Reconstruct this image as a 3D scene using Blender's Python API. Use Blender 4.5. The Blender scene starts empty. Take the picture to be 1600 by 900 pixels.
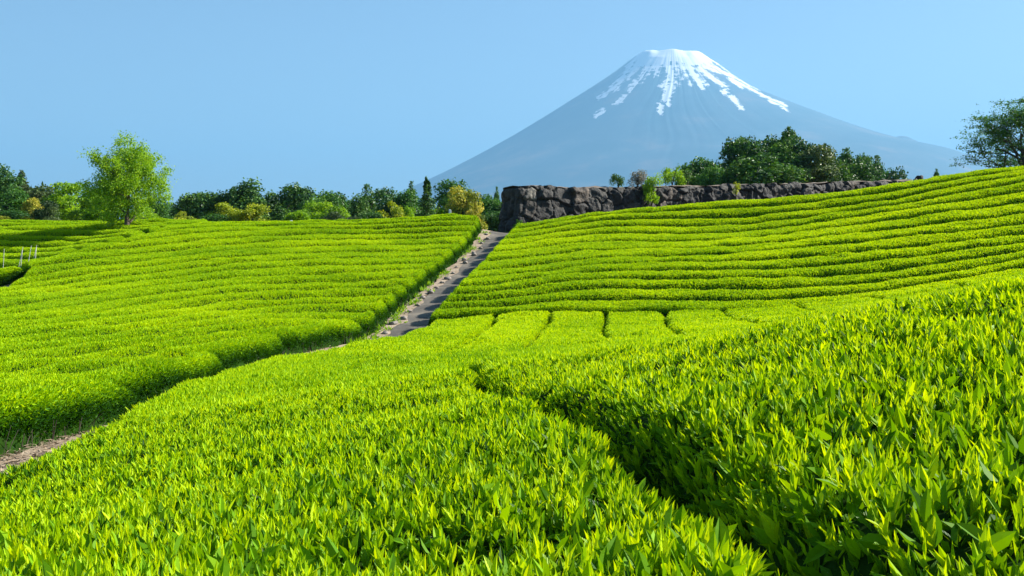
import bpy, math, random
import numpy as np
from mathutils import Vector

random.seed(7)
rng = np.random.default_rng(7)
sc = bpy.context.scene
COL = sc.collection
PI = math.pi
R = math.radians

# ------------------------------------------------------------------ camera
F = 1715.0                       # focal length in photo pixels (1600 wide)
PITCH = math.atan(67 / F)
cp, sp = math.cos(PITCH), math.sin(PITCH)

def ray(px, py):
    a = (px - 800) / F
    b = (450 - py) / F
    d = np.array([a, cp + b * sp, -sp + b * cp])
    return d / d[1]

def at(px, py, Y):
    return ray(px, py) * Y

cam_d = bpy.data.cameras.new('camera')
cam_d.sensor_width = 36
cam_d.lens = 36 * F / 1600
cam_d.clip_start = 0.05
cam_d.clip_end = 90000
cam = bpy.data.objects.new('camera', cam_d)
cam.location = (0, 0, 0)
cam.rotation_euler = (PI / 2 - PITCH, 0, 0)
COL.objects.link(cam)
sc.camera = cam

# ------------------------------------------------------------------ light
SUN_AZ = R(19)                   # from +x (right) towards +y (away)
SUN_EL = R(32)
sd = Vector((math.cos(SUN_EL) * math.cos(SUN_AZ), math.cos(SUN_EL) * math.sin(SUN_AZ), math.sin(SUN_EL)))
sl = bpy.data.lights.new('sun', 'SUN')
sl.energy = 5.0
sl.angle = R(0.5)
sl.color = (1.0, 0.95, 0.86)
so = bpy.data.objects.new('sun', sl)
so.rotation_euler = sd.to_track_quat('Z', 'Y').to_euler()
COL.objects.link(so)

w = bpy.data.worlds.new('World')
sc.world = w
w.use_nodes = True
nt = w.node_tree
nt.nodes.clear()
sky = nt.nodes.new('ShaderNodeTexSky')
sky.sky_type = 'NISHITA'
sky.sun_disc = False
sky.sun_elevation = SUN_EL
sky.sun_rotation = PI / 2 - SUN_AZ
sky.air_density = 1.0
sky.dust_density = 0.6
sky.ozone_density = 3.0
bgn = nt.nodes.new('ShaderNodeBackground')
bgn.inputs[1].default_value = 0.05
ow = nt.nodes.new('ShaderNodeOutputWorld')
nt.links.new(sky.outputs[0], bgn.inputs[0])
nt.links.new(bgn.outputs[0], ow.inputs[0])

sc.view_settings.view_transform = 'Standard'
sc.view_settings.look = 'None'
sc.view_settings.gamma = 1
sc.view_settings.use_curve_mapping = False
sc.view_settings.exposure = 1.60
sc.render.engine = 'CYCLES'
cy = sc.cycles
cy.use_denoising = True
cy.max_bounces = 6
cy.diffuse_bounces = 2
cy.glossy_bounces = 2
cy.transmission_bounces = 4
cy.volume_bounces = 1
cy.caustics_reflective = False
cy.caustics_refractive = False
cy.sample_clamp_indirect = 6

# ------------------------------------------------------------------ tags
def tag(o, label=None, cat=None, group=None, kind=None):
    if label: o['label'] = label
    if cat: o['category'] = cat
    if group: o['group'] = group
    if kind: o['kind'] = kind
    return o

def link(name, me, parent=None, loc=None):
    o = bpy.data.objects.new(name, me)
    COL.objects.link(o)
    if parent: o.parent = parent
    if loc is not None: o.location = loc
    return o

def mesh(name, V, quads=None, tris=None, mats=(), midx=None, smooth=False, attrs=None):
    """V (n,3); quads (m,4); tris (k,3); midx per face (quads first)."""
    me = bpy.data.meshes.new(name)
    V = np.ascontiguousarray(V, dtype=np.float32)
    q = np.zeros((0, 4), np.int32) if quads is None else np.asarray(quads, np.int32)
    t = np.zeros((0, 3), np.int32) if tris is None else np.asarray(tris, np.int32)
    me.vertices.add(len(V))
    me.vertices.foreach_set('co', V.ravel())
    nl = q.size + t.size
    me.loops.add(nl)
    me.loops.foreach_set('vertex_index', np.concatenate([q.ravel(), t.ravel()]).astype(np.int32))
    nf = len(q) + len(t)
    me.polygons.add(nf)
    st = np.concatenate([np.arange(len(q)) * 4, q.size + np.arange(len(t)) * 3]).astype(np.int32)
    me.polygons.foreach_set('loop_start', st)
    for m in mats: me.materials.append(m)
    if midx is not None:
        me.polygons.foreach_set('material_index', np.asarray(midx, np.int32))
    me.polygons.foreach_set('use_smooth', np.full(nf, bool(smooth)))
    if attrs:
        for k, a in attrs.items():
            at_ = me.attributes.new(k, 'FLOAT', 'POINT')
            at_.data.foreach_set('value', np.asarray(a, np.float32))
    me.update(calc_edges=True)
    return me

# ------------------------------------------------------------------ materials
def new_mat(name):
    m = bpy.data.materials.new(name)
    m.use_nodes = True
    m.node_tree.nodes.clear()
    return m, m.node_tree.nodes, m.node_tree.links

def ramp(N, stops):
    r = N.new('ShaderNodeValToRGB')
    e = r.color_ramp.elements
    while len(e) < len(stops): e.new(0.5)
    for el, (p, c) in zip(e, stops):
        el.position = p
        el.color = (*c, 1)
    return r

def leaf_mat(name, stops, trans=0.4, tint=(1.25, 1.15, 0.5), rough=0.38, spec=0.4, veins=False):
    m, N, L = new_mat(name)
    a = N.new('ShaderNodeAttribute'); a.attribute_name = 'tone'
    r = ramp(N, stops)
    L.new(a.outputs['Fac'], r.inputs[0])
    col = r.outputs[0]
    p = N.new('ShaderNodeBsdfPrincipled')
    if veins:
        lv = N.new('ShaderNodeAttribute'); lv.attribute_name = 'lv'
        lu = N.new('ShaderNodeAttribute'); lu.attribute_name = 'lu'
        mr = N.new('ShaderNodeMapRange')
        mr.inputs[1].default_value = 0.0; mr.inputs[2].default_value = 0.12
        mr.inputs[3].default_value = 0.45; mr.inputs[4].default_value = 0.0
        L.new(lv.outputs['Fac'], mr.inputs[0])
        mx = N.new('ShaderNodeMix'); mx.data_type = 'RGBA'
        L.new(mr.outputs[0], mx.inputs[0]); L.new(col, mx.inputs[6])
        mx.inputs[7].default_value = (0.36, 0.50, 0.02, 1)
        col = mx.outputs[2]
        # side veins: slanting ridges as a bump
        s1 = N.new('ShaderNodeMath'); s1.operation = 'MULTIPLY'; s1.inputs[1].default_value = 52
        s2 = N.new('ShaderNodeMath'); s2.operation = 'MULTIPLY_ADD'; s2.inputs[1].default_value = -16
        L.new(lu.outputs['Fac'], s1.inputs[0]); L.new(lv.outputs['Fac'], s2.inputs[0]); L.new(s1.outputs[0], s2.inputs[2])
        s3 = N.new('ShaderNodeMath'); s3.operation = 'SINE'; L.new(s2.outputs[0], s3.inputs[0])
        b = N.new('ShaderNodeBump'); b.inputs['Strength'].default_value = 0.35; b.inputs['Distance'].default_value = 0.002
        L.new(s3.outputs[0], b.inputs['Height']); L.new(b.outputs[0], p.inputs['Normal'])
    L.new(col, p.inputs['Base Color'])
    p.inputs['Roughness'].default_value = rough
    p.inputs['Specular IOR Level'].default_value = spec
    tr = N.new('ShaderNodeBsdfTranslucent')
    tm = N.new('ShaderNodeMix'); tm.data_type = 'RGBA'; tm.blend_type = 'MULTIPLY'; tm.inputs[0].default_value = 1
    L.new(col, tm.inputs[6]); tm.inputs[7].default_value = (*tint, 1)
    L.new(tm.outputs[2], tr.inputs[0])
    ms = N.new('ShaderNodeMixShader'); ms.inputs[0].default_value = trans
    L.new(p.outputs[0], ms.inputs[1]); L.new(tr.outputs[0], ms.inputs[2])
    o = N.new('ShaderNodeOutputMaterial'); L.new(ms.outputs[0], o.inputs[0])
    return m

def noise_mat(name, stops, scale=3.0, detail=6, rough=0.9, bump=0.0, bscale=None, spec=0.2, attr=None, dist=0.05):
    m, N, L = new_mat(name)
    tc = N.new('ShaderNodeTexCoord')
    n = N.new('ShaderNodeTexNoise'); n.inputs['Scale'].default_value = scale; n.inputs['Detail'].default_value = detail
    n.inputs['Roughness'].default_value = 0.65
    L.new(tc.outputs['Object'], n.inputs['Vector'])
    fac = n.outputs['Fac']
    if attr:
        a = N.new('ShaderNodeAttribute'); a.attribute_name = attr
        md = N.new('ShaderNodeMath'); md.operation = 'MULTIPLY_ADD'; md.inputs[1].default_value = 0.45
        L.new(a.outputs['Fac'], md.inputs[0])
        m2 = N.new('ShaderNodeMath'); m2.operation = 'MULTIPLY_ADD'; m2.inputs[1].default_value = 0.9; m2.inputs[2].default_value = -0.18
        L.new(fac, m2.inputs[0]); L.new(m2.outputs[0], md.inputs[2])
        fac = md.outputs[0]
    r = ramp(N, stops)
    L.new(fac, r.inputs[0])
    p = N.new('ShaderNodeBsdfPrincipled')
    L.new(r.outputs[0], p.inputs['Base Color'])
    p.inputs['Roughness'].default_value = rough
    p.inputs['Specular IOR Level'].default_value = spec
    if bump:
        n2 = N.new('ShaderNodeTexNoise'); n2.inputs['Scale'].default_value = bscale or scale * 3
        n2.inputs['Detail'].default_value = 8
        L.new(tc.outputs['Object'], n2.inputs['Vector'])
        b = N.new('ShaderNodeBump'); b.inputs['Strength'].default_value = bump; b.inputs['Distance'].default_value = dist
        L.new(n2.outputs['Fac'], b.inputs['Height']); L.new(b.outputs[0], p.inputs['Normal'])
    o = N.new('ShaderNodeOutputMaterial'); L.new(p.outputs[0], o.inputs[0])
    return m

TEA = [(0.0, (0.012, 0.060, 0.004)), (0.3, (0.035, 0.130, 0.003)), (0.6, (0.165, 0.36, 0.002)), (0.85, (0.35, 0.56, 0.002)), (1.0, (0.50, 0.68, 0.003))]
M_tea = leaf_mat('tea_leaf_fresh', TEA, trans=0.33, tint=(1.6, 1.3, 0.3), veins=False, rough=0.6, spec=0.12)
M_teav = leaf_mat('tea_leaf_veined', TEA, trans=0.33, tint=(1.6, 1.3, 0.3), veins=True, rough=0.5, spec=0.22)
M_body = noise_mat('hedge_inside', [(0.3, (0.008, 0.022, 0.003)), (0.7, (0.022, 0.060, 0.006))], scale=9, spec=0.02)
M_twig = noise_mat('tea_twig', [(0.3, (0.035, 0.028, 0.022)), (0.7, (0.11, 0.09, 0.07))], scale=14)
M_soil = noise_mat('soil', [(0.25, (0.075, 0.055, 0.038)), (0.5, (0.17, 0.125, 0.09)), (0.75, (0.30, 0.24, 0.18))], scale=2.2, bump=0.6, bscale=14)
M_bark = noise_mat('bark', [(0.3, (0.035, 0.028, 0.022)), (0.7, (0.11, 0.09, 0.07))], scale=6, bump=0.5)
M_barkp = noise_mat('bark_pale', [(0.3, (0.07, 0.05, 0.042)), (0.7, (0.22, 0.17, 0.14))], scale=6, bump=0.5)

# ------------------------------------------------------------------ thin plate spline
class TPS:
    def __init__(s, P, v, smooth=0.0, scale=20.0):
        s.P = np.asarray(P, float) / scale; s.sc = scale
        v = np.asarray(v, float)
        n = len(v)
        d = np.linalg.norm(s.P[:, None] - s.P[None], axis=2)
        K = s.k(d) + np.eye(n) * smooth
        A = np.zeros((n + 3, n + 3)); A[:n, :n] = K
        Q = np.c_[np.ones(n), s.P]
        A[:n, n:] = Q; A[n:, :n] = Q.T
        s.w = np.linalg.solve(A, np.r_[v, 0, 0, 0])
    @staticmethod
    def k(d):
        return d * d * np.log(d + 1e-9)
    def __call__(s, x, y):
        p = np.stack([np.ravel(x), np.ravel(y)], 1) / s.sc
        out = np.empty(len(p))
        n = len(s.P)
        for i in range(0, len(p), 20000):
            q = p[i:i + 20000]
            d = np.sqrt(((q[:, None] - s.P[None]) ** 2).sum(2))
            out[i:i + 20000] = s.k(d) @ s.w[:n] + s.w[n] + q @ s.w[n + 1:]
        return out.reshape(np.shape(x))

def interp(pts, x):
    pts = np.asarray(pts, float)
    return np.interp(x, pts[:, 0], pts[:, 1])

# ------------------------------------------------------------------ terrain (height of the clipped tea canopy)
H = 0.75
CP = []
def c_(*a):
    for px, py, Y in a: CP.append(at(px, py, Y))
# near beds
c_((100, 900, 2.1), (500, 900, 2.2), (900, 900, 2.15), (1000, 750, 3.3), (1100, 870, 2.4), (700, 640, 7), (600, 580, 12),
   (680, 550, 17.5), (300, 760, 4.5), (300, 640, 9.2), (100, 720, 7.6), (0, 742, 8), (200, 667, 11), (400, 592, 17), (500, 564, 21),
   (575, 549, 25), (760, 560, 16), (900, 600, 8.5), (1000, 560, 10), (1200, 520, 8.2), (1400, 480, 6.8), (1600, 430, 6.0),
   (1600, 650, 2.9), (1600, 900, 1.6), (1300, 700, 3), (950, 650, 5.5), (1250, 890, 1.9))
# valley behind them
c_((660, 530, 31), (700, 520, 31), (760, 512, 33), (850, 520, 30), (942, 515, 31), (1041, 509, 30), (1133, 498, 32), (1240, 486, 33), (1600, 452, 16), (1400, 490, 17),
   (1150, 532, 17), (950, 552, 20), (1600, 440, 27))
# right slope
RK = {0: [(832, 342, 64.8), (900, 330, 64), (1120, 311, 60.5), (1360, 288, 58), (1600, 256, 55.5)],
      3: [(900, 354, 58), (1120, 349, 56), (1360, 322, 53), (1600, 281, 50.5)],
      7: [(772, 418, 48.5), (900, 404, 48.5), (1120, 394, 47), (1360, 372.5, 45), (1600, 348, 43)],
      10: [(900, 434, 43), (1120, 432, 41.5), (1360, 421, 39.8), (1600, 391, 38)],
      13: [(700, 487, 38.5), (900, 481, 38.3), (1120, 481, 36.6), (1360, 463, 35), (1600, 427, 33.2)]}
for k, l in RK.items(): c_(*l)
# left slope
c_((0, 443, 46), (50, 412, 49), (96, 394, 52), (137, 383, 54), (200, 369, 57.5), (260, 352, 62),
   (0, 490, 35), (0, 454, 43), (0, 524, 27), (0, 560, 21), (0, 618, 13.5), (200, 463, 39), (200, 427, 46.5), (200, 395, 53), (200, 502, 30.5),
   (200, 539, 24), (400, 377, 55.5), (400, 407, 49), (400, 454, 40), (400, 498, 32), (600, 363, 60), (600, 401, 51.5), (600, 446, 43.5), (600, 482, 39),
   (300, 350.5, 62), (400, 349, 63), (500, 347, 63), (600, 345, 63.5), (700, 336, 63.5), (740, 334, 63.5), (762, 344, 63))
# far left field
c_((0, 425, 53), (0, 402, 58), (0, 381, 63), (0, 357, 70), (0, 345, 74), (100, 381, 62), (100, 350, 70), (200, 346, 68))
CP = np.array(CP)
def addc(x, y, z):
    global CP
    CP = np.vstack([CP, [x, y, z]])
PATH = [(-3.94, 36.5, -3.35), (-3.24, 42.1, -2.56), (-2.55, 47.7, -1.77), (-1.85, 53.3, -0.98), (-1.15, 58.9, -0.19), (-0.75, 62.2, 0.34), (-0.45, 64.8, 0.60), (-0.1, 67.0, 0.62)]
for p in PATH: addc(p[0], p[1], p[2] + H)
for px, py, Y in ((0, 730, 13), (220, 656, 18), (400, 580, 26), (560, 548, 33)):
    q = at(px, py, Y); addc(q[0], q[1], q[2] + H)
addc(-5.5, 5, -1.9); addc(-12, 3, -1.6); addc(-25, 10, -2.0); addc(-35, 40, -2.4); addc(-40, 70, 0.6)
addc(0, 0, -0.62); addc(5, 0, -0.35); addc(-2, -8, -0.4); addc(8, -8, -0.2); addc(12, 8, 0.1); addc(25, 20, 0.9); addc(36, 45, 4.2); addc(42, 60, 5.6)
addc(6, 68, 1.4); addc(14, 72, 2.2); addc(25, 78, 3.3); addc(40, 84, 5.0); addc(-10, 74, 0.9); addc(-25, 80, 1.2)
addc(-30, 100, 0.2); addc(0, 100, 0.0); addc(30, 105, 3.0); addc(60, 95, 4.5); addc(0, 140, -1.0); addc(50, 140, 1.0); addc(-50, 140, -1.0)
T_tps = TPS(CP[:, :2], CP[:, 2], smooth=0.006)
print('terrain residual', np.abs(T_tps(CP[:, 0], CP[:, 1]) - CP[:, 2]).max(), np.abs(T_tps(CP[:, 0], CP[:, 1]) - CP[:, 2]).mean())

# cached grid of the canopy height
GX0, GX1, GY0, GY1, GD = -60.0, 70.0, -12.0, 150.0, 0.4
gx = np.arange(GX0, GX1 + 1e-6, GD); gy = np.arange(GY0, GY1 + 1e-6, GD)
GXX, GYY = np.meshgrid(gx, gy)
TG = T_tps(GXX, GYY)

def bil(G, x, y):
    fx = np.clip((np.asarray(x) - GX0) / GD, 0, len(gx) - 1.001); fy = np.clip((np.asarray(y) - GY0) / GD, 0, len(gy) - 1.001)
    i = fx.astype(int); j = fy.astype(int); u = fx - i; v = fy - j
    return (G[j, i] * (1 - u) + G[j, i + 1] * u) * (1 - v) + (G[j + 1, i] * (1 - u) + G[j + 1, i + 1] * u) * v

def T(x, y): return bil(TG, x, y)
def ground(x, y): return T(x, y) - H

def hit(px, py, y0=1.0, y1=110.0):
    """first point where the view ray meets the canopy"""
    d = ray(px, py)
    Y = np.arange(y0, y1, 0.1)
    g = d[2] * Y - T(d[0] * Y, Y)
    i = np.argmax(g < 0)
    if g[i] >= 0: return None
    return d[0] * Y[i], Y[i]

# value noise for small unevenness
_ng = rng.normal(size=(64, 64))
def vnoise(x, y, wl):
    fx = np.asarray(x) / wl; fy = np.asarray(y) / wl
    i = np.floor(fx).astype(int); j = np.floor(fy).astype(int); u = fx - i; v = fy - j
    u = u * u * (3 - 2 * u); v = v * v * (3 - 2 * v)
    g = lambda a, b: _ng[b % 64, a % 64]
    return (g(i, j) * (1 - u) + g(i + 1, j) * u) * (1 - v) + (g(i, j + 1) * (1 - u) + g(i + 1, j + 1) * u) * v

# ------------------------------------------------------------------ leaves
def unit(v): return v / (np.linalg.norm(v, axis=1, keepdims=True) + 1e-9)

def leaf_frames(n, axis, twist=None):
    """side and normal for every leaf axis, upper face turned up"""
    az = rng.normal(size=(n, 3)) if twist is None else twist
    s = unit(np.cross(axis, az))
    nn = np.cross(s, axis)
    return s, nn

L0_U = [0.0, 0.18, 0.45, 0.75, 1.0]
L0_W = [0.12, 0.72, 1.0, 0.62, 0.0]
class LeafBatch:
    """collects leaves of several levels of detail into one mesh"""
    def __init__(s): s.V = []; s.Q = []; s.Tr = []; s.tone = []; s.lu = []; s.lv = []; s.n = 0; s.mq = []; s.mt = []
    def add(s, lod, pos, axis, side, nrm, ln, wd, tone, mat=0, fold=0.25, curl=0.15):
        n = len(pos)
        if n == 0: return
        ln = np.broadcast_to(ln, n)[:, None]; wd = np.broadcast_to(wd, n)[:, None] * 0.5
        tone = np.broadcast_to(tone, n)
        def vert(u, v, wf):
            return pos + axis * (u * ln) + side * (v * wf * wd) + nrm * (abs(v) * wf * wd * fold * 2 - curl * u * u * ln)
        if lod == 0:
            vs = []; us = []; vv = []
            for u, wf in zip(L0_U[:-1], L0_W[:-1]):
                for v in (-1, 0, 1): vs.append(vert(u, v, wf)); us.append(u); vv.append(abs(v))
            vs.append(vert(1.0, 0, 0)); us.append(1); vv.append(0)
            k = 13
            q = []
            for r in range(3):
                a = r * 3; q += [(a, a + 1, a + 4, a + 3), (a + 1, a + 2, a + 5, a + 4)]
            t = [(9, 10, 12), (10, 11, 12)]
        elif lod == 1:
            vs = [vert(0, 0, 0), vert(0.42, -1, 1), vert(0.42, 0, 1), vert(0.42, 1, 1), vert(1, 0, 0)]
            us = [0, .42, .42, .42, 1]; vv = [0, 1, 0, 1, 0]; k = 5
            q = [(0, 2, 4, 1), (0, 3, 4, 2)]; t = []
        elif lod == 3:
            vs = [vert(0, 0, 0)] + [vert(.28, v, .88) for v in (-1, 0, 1)] + [vert(.66, v, .8) for v in (-1, 0, 1)] + [vert(1, 0, 0)]
            us = [0, .28, .28, .28, .66, .66, .66, 1]; vv = [0, 1, 0, 1, 1, 0, 1, 0]; k = 8
            q = [(1, 2, 5, 4), (2, 3, 6, 5)]; t = [(0, 2, 1), (0, 3, 2), (4, 5, 7), (5, 6, 7)]
        else:
            vs = [vert(0, 0, 0), vert(0.45, -1, 1), vert(1, 0, 0), vert(0.45, 1, 1)]
            us = [0, .45, 1, .45]; vv = [0, 1, 0, 1]; k = 4
            q = [(0, 3, 2, 1)]; t = []
        V = np.stack(vs, 1).reshape(-1, 3)
        base = s.n + np.arange(n)[:, None, None] * k
        s.V.append(V); s.tone.append(np.repeat(tone, k)); s.lu.append(np.tile(us, n)); s.lv.append(np.tile(vv, n))
        Q = (base + np.array(q)[None]).reshape(-1, 4); s.Q.append(Q); s.mq.append(np.full(len(Q), mat))
        if t:
            t_ = (base + np.array(t)[None]).reshape(-1, 3); s.Tr.append(t_); s.mt.append(np.full(len(t_), mat))
        s.n += n * k
    def raw(s, V, Q, mat, tone=0.3):
        if len(V) == 0: return
        s.V.append(np.asarray(V)); s.Q.append(np.asarray(Q) + s.n); s.mq.append(np.full(len(Q), mat))
        s.tone.append(np.full(len(V), tone)); s.lu.append(np.zeros(len(V))); s.lv.append(np.ones(len(V)))
        s.n += len(V)
    def build(s, name, mats, smooth=False):
        V = np.concatenate(s.V); Q = np.concatenate(s.Q) if s.Q else None
        Tr = np.concatenate(s.Tr) if s.Tr else None
        mi = np.concatenate(s.mq + s.mt)
        return mesh(name, V, Q, Tr, mats, mi, smooth, {'tone': np.concatenate(s.tone), 'lu': np.concatenate(s.lu), 'lv': np.concatenate(s.lv)})

def in_poly(P, x, y):
    P = np.asarray(P); ins = np.zeros(np.shape(x), bool)
    j = len(P) - 1
    for i in range(len(P)):
        xi, yi = P[i]; xj, yj = P[j]
        c = ((yi > y) != (yj > y)) & (x < (xj - xi) * (y - yi) / (yj - yi + 1e-12) + xi)
        ins ^= c; j = i
    return ins

def seg_dist(P, x, y, closed=True):
    P = np.asarray(P, float); d = np.full(np.shape(x), 1e9)
    m = len(P) if closed else len(P) - 1
    for i in range(m):
        a = P[i]; b = P[(i + 1) % len(P)]; ab = b - a
        t = np.clip(((x - a[0]) * ab[0] + (y - a[1]) * ab[1]) / (ab @ ab + 1e-12), 0, 1)
        d = np.minimum(d, np.hypot(x - a[0] - t * ab[0], y - a[1] - t * ab[1]))
    return d

def seg_near(P, x, y):
    P = np.asarray(P, float); d = np.full(np.shape(x), 1e9); ox = np.array(x, float); oy = np.array(y, float)
    for i in range(len(P)):
        a = P[i]; b = P[(i + 1) % len(P)]; ab = b - a
        t = np.clip(((x - a[0]) * ab[0] + (y - a[1]) * ab[1]) / (ab @ ab + 1e-12), 0, 1)
        qx = a[0] + t * ab[0]; qy = a[1] + t * ab[1]; e = np.hypot(x - qx, y - qy)
        m = e < d; d = np.where(m, e, d); ox = np.where(m, qx, ox); oy = np.where(m, qy, oy)
    return ox, oy

def prof(d, w, D):
    e = np.clip(1 - d / w, 0, 1)
    return D * (1 - np.sqrt(np.maximum(1 - e * e, 0)))
def dprof(d, w, D):
    e = np.clip(1 - d / w, 0, 0.985)
    return D / w * e / np.sqrt(1 - e * e)

class Field:
    """a planted area: polygon, optional row coordinate c (row index = floor c)"""
    def __init__(s, poly, cfun=None, ew=0.38, eD=0.72, fw=0.42, fD=0.42, dome=0.10, half=0.9, rc=0.5, openx=None, gap=0.0, lo=-99, hi=99):
        s.lo, s.hi = lo, hi
        s.gap = gap
        s.rc, s.openx = rc, openx
        s.poly = np.array(poly, float); s.ew, s.eD, s.fw, s.fD, s.dome, s.half = ew, eD, fw, fD, dome, half
        s.cf = cfun
        if cfun is not None:
            s.CG = cfun(GXX, GYY)
            gyd, gxd = np.gradient(s.CG, GD)
            s.GG = np.hypot(gxd, gyd)
    def eval(s, x, y):
        ins = in_poly(s.poly, x, y)
        de = seg_dist(s.poly, x, y) + 0.05 * vnoise(x, y, 0.45)
        de = np.where(ins, np.maximum(de, 0), -1)
        if s.cf is not None:
            c = bil(s.CG, x, y); g = np.maximum(bil(s.GG, x, y), 0.05)
            wob = 0.014 * vnoise(x * 1.0, y, 0.8) + 0.012 * vnoise(x, y, 0.3)
            fr = c - np.floor(c)
            dr = np.maximum(np.minimum(fr, 1 - fr) / g + wob - s.gap, 0)
            idx = np.clip(np.floor(c).astype(int), s.lo, s.hi)
        else:
            dr = np.full(np.shape(x), 9.0); idx = np.zeros(np.shape(x), int)
        eD = s.eD if s.openx is None else np.where(x > s.openx, s.eD, 0.3)
        fall = np.maximum(prof(de, s.ew, eD), prof(dr, s.fw, s.fD))
        slope = np.maximum(dprof(de, s.ew, s.eD), dprof(dr, s.fw, s.fD))
        if s.cf is not None:                     # rounded row ends
            rc = s.rc
            a_ = np.clip(rc - de, 0, None); b_ = np.clip(rc - dr, 0, None)
            dc = rc - np.hypot(a_, b_)
            both = (a_ > 0) & (b_ > 0)
            if s.openx is not None: both &= x > s.openx
            fall = np.where(both, np.maximum(fall, np.where(dc > 0, prof(np.maximum(dc, 0), s.ew, s.eD), s.eD)), fall)
            slope = np.where(both, np.maximum(slope, np.where(dc > 0, dprof(np.maximum(dc, 0), s.ew, s.eD), 0)), slope)
        if s.dome: fall = fall + s.dome * np.clip(1 - np.minimum(dr, de + 0.3) / s.half, 0, 1) ** 2
        return ins, idx, fall, slope, np.minimum(de, dr), de < dr

def frustum(x, y, m=1.6):
    return (y > 0.5) & (np.abs(x) < 0.4665 * y * 1.04 + m)

def bumps(x, y): return 0.028 * vnoise(x, y, 1.7) + 0.022 * vnoise(x + 31, y + 17, 0.55)

def plant(field, keep_idx, near, bbox):
    """returns {idx: LeafBatch} with body and leaves"""
    x0, x1, y0, y1 = bbox
    out = {}
    def B(i):
        if i not in out: out[i] = LeafBatch()
        return out[i]
    # ---- body: height field a little under the leaves
    st = 0.10 if near else 0.22
    xs = np.arange(x0, x1, st); ys = np.arange(y0, y1, st)
    X, Y = np.meshgrid(xs, ys)
    ins, idx, fall, slope, dd, isE = field.eval(X, Y)
    Z = T(X, Y) + bumps(X, Y) - fall - (0.075 if near else 0.06)
    Z = np.where(ins, Z, ground(X, Y) + 0.01)
    hi = ins & (fall < field.eD - 0.10)
    quad_in = hi[:-1, :-1] | hi[1:, :-1] | hi[:-1, 1:] | hi[1:, 1:]
    vid = np.arange(X.size).reshape(X.shape)
    Qall = np.stack([vid[:-1, :-1], vid[:-1, 1:], vid[1:, 1:], vid[1:, :-1]], -1)
    qi = idx[:-1, :-1]
    touch = np.zeros(X.shape, bool)                     # outside corners of kept cells are pulled back to the outline
    for a_, b_ in ((0, 0), (0, 1), (1, 0), (1, 1)):
        touch[a_:touch.shape[0] - 1 + a_, b_:touch.shape[1] - 1 + b_] |= quad_in
    mv = touch & ~ins
    X = X.copy(); Y = Y.copy()
    X[mv], Y[mv] = seg_near(field.poly, X[mv], Y[mv])
    P = np.stack([X.ravel(), Y.ravel(), Z.ravel()], 1)
    for i in np.unique(qi[quad_in]):
        if i not in keep_idx: continue
        q = Qall[quad_in & (qi == i)]
        u, inv = np.unique(q.ravel(), return_inverse=True)
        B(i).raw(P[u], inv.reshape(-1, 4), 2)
    # ---- leaves
    def scatter(ymin, ymax, dens, over=6.0):
        yy0, yy1 = max(y0, ymin), min(y1, ymax)
        if yy1 <= yy0: return None
        A = (x1 - x0) * (yy1 - yy0)
        n = int(A * dens * over)
        res = []
        for k in range(0, n, 1500000):
            m = min(1500000, n - k)
            x = rng.uniform(x0, x1, m); y = rng.uniform(yy0, yy1, m)
            f = frustum(x, y); x = x[f]; y = y[f]
            f = in_poly(field.poly, x, y); x = x[f]; y = y[f]
            ins, idx, fall, slope, dd, isE = field.eval(x, y)
            acc = rng.uniform(size=len(x)) < np.minimum(np.sqrt(1 + slope ** 2), over) / over
            acc &= np.isin(idx, keep_idx)
            res.append(np.stack([x[acc], y[acc], fall[acc], idx[acc], slope[acc], dd[acc], isE[acc]], 1))
        return np.concatenate(res) if res else None
    def sides(dens=2300):
        P = field.poly; res = []
        for i in range(len(P)):
            a, b = P[i], P[(i + 1) % len(P)]; l = np.hypot(*(b - a))
            n = int(l * field.eD * dens * (1.0 if (a[1] + b[1]) / 2 < 30 else 0.6))
            t = rng.uniform(size=n); v = rng.uniform(0, field.eD, n)
            v = v * (1 - 0.5 * rng.uniform(size=n) * (v > field.eD * 0.75))
            e = np.sqrt(np.maximum(1 - (1 - v / field.eD) ** 2, 0)); d = field.ew * (1 - e) + np.abs(rng.normal(0, 0.03, n))
            nin = np.array([-(b - a)[1], (b - a)[0]]) / (l + 1e-9)
            mid = (a + b) / 2 + nin * 0.05
            if not in_poly(P, np.array([mid[0]]), np.array([mid[1]]))[0]: nin = -nin
            x = a[0] + (b - a)[0] * t + nin[0] * d; y = a[1] + (b - a)[1] * t + nin[1] * d
            f = frustum(x, y); x, y, v, d = x[f], y[f], v[f], d[f]
            if len(x) == 0: continue
            ins, idx, fall, slope, dd, isE = field.eval(x, y)
            for _ in range(9):
                bad = fall > v + 0.12
                if not bad.any(): break
                x = np.where(bad, x + nin[0] * 0.11, x); y = np.where(bad, y + nin[1] * 0.11, y)
                ins, idx, fall, slope, dd, isE = field.eval(x, y)
            k = ins & (fall < v + 0.2) & np.isin(idx, keep_idx) & (rng.uniform(size=len(x)) < np.where(v > 0.45, 0.68, 1.0))
            res.append(np.stack([x[k], y[k], np.maximum(fall, v)[k], idx[k], slope[k], dd[k], isE[k]], 1))
        return np.concatenate(res) if res else None
    def grad_dir(x, y):
        e = 0.06
        def hz(a, b):
            i_, _, f_, _, _, _ = field.eval(a, b)
            return T(a, b) - np.where(i_, f_, 0.75)
        gx_ = (hz(x + e, y) - hz(x - e, y)) / (2 * e); gy_ = (hz(x, y + e) - hz(x, y - e)) / (2 * e)
        return unit(np.stack([-np.clip(gx_, -4, 4), -np.clip(gy_, -4, 4), np.ones_like(gx_)], 1))
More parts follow.
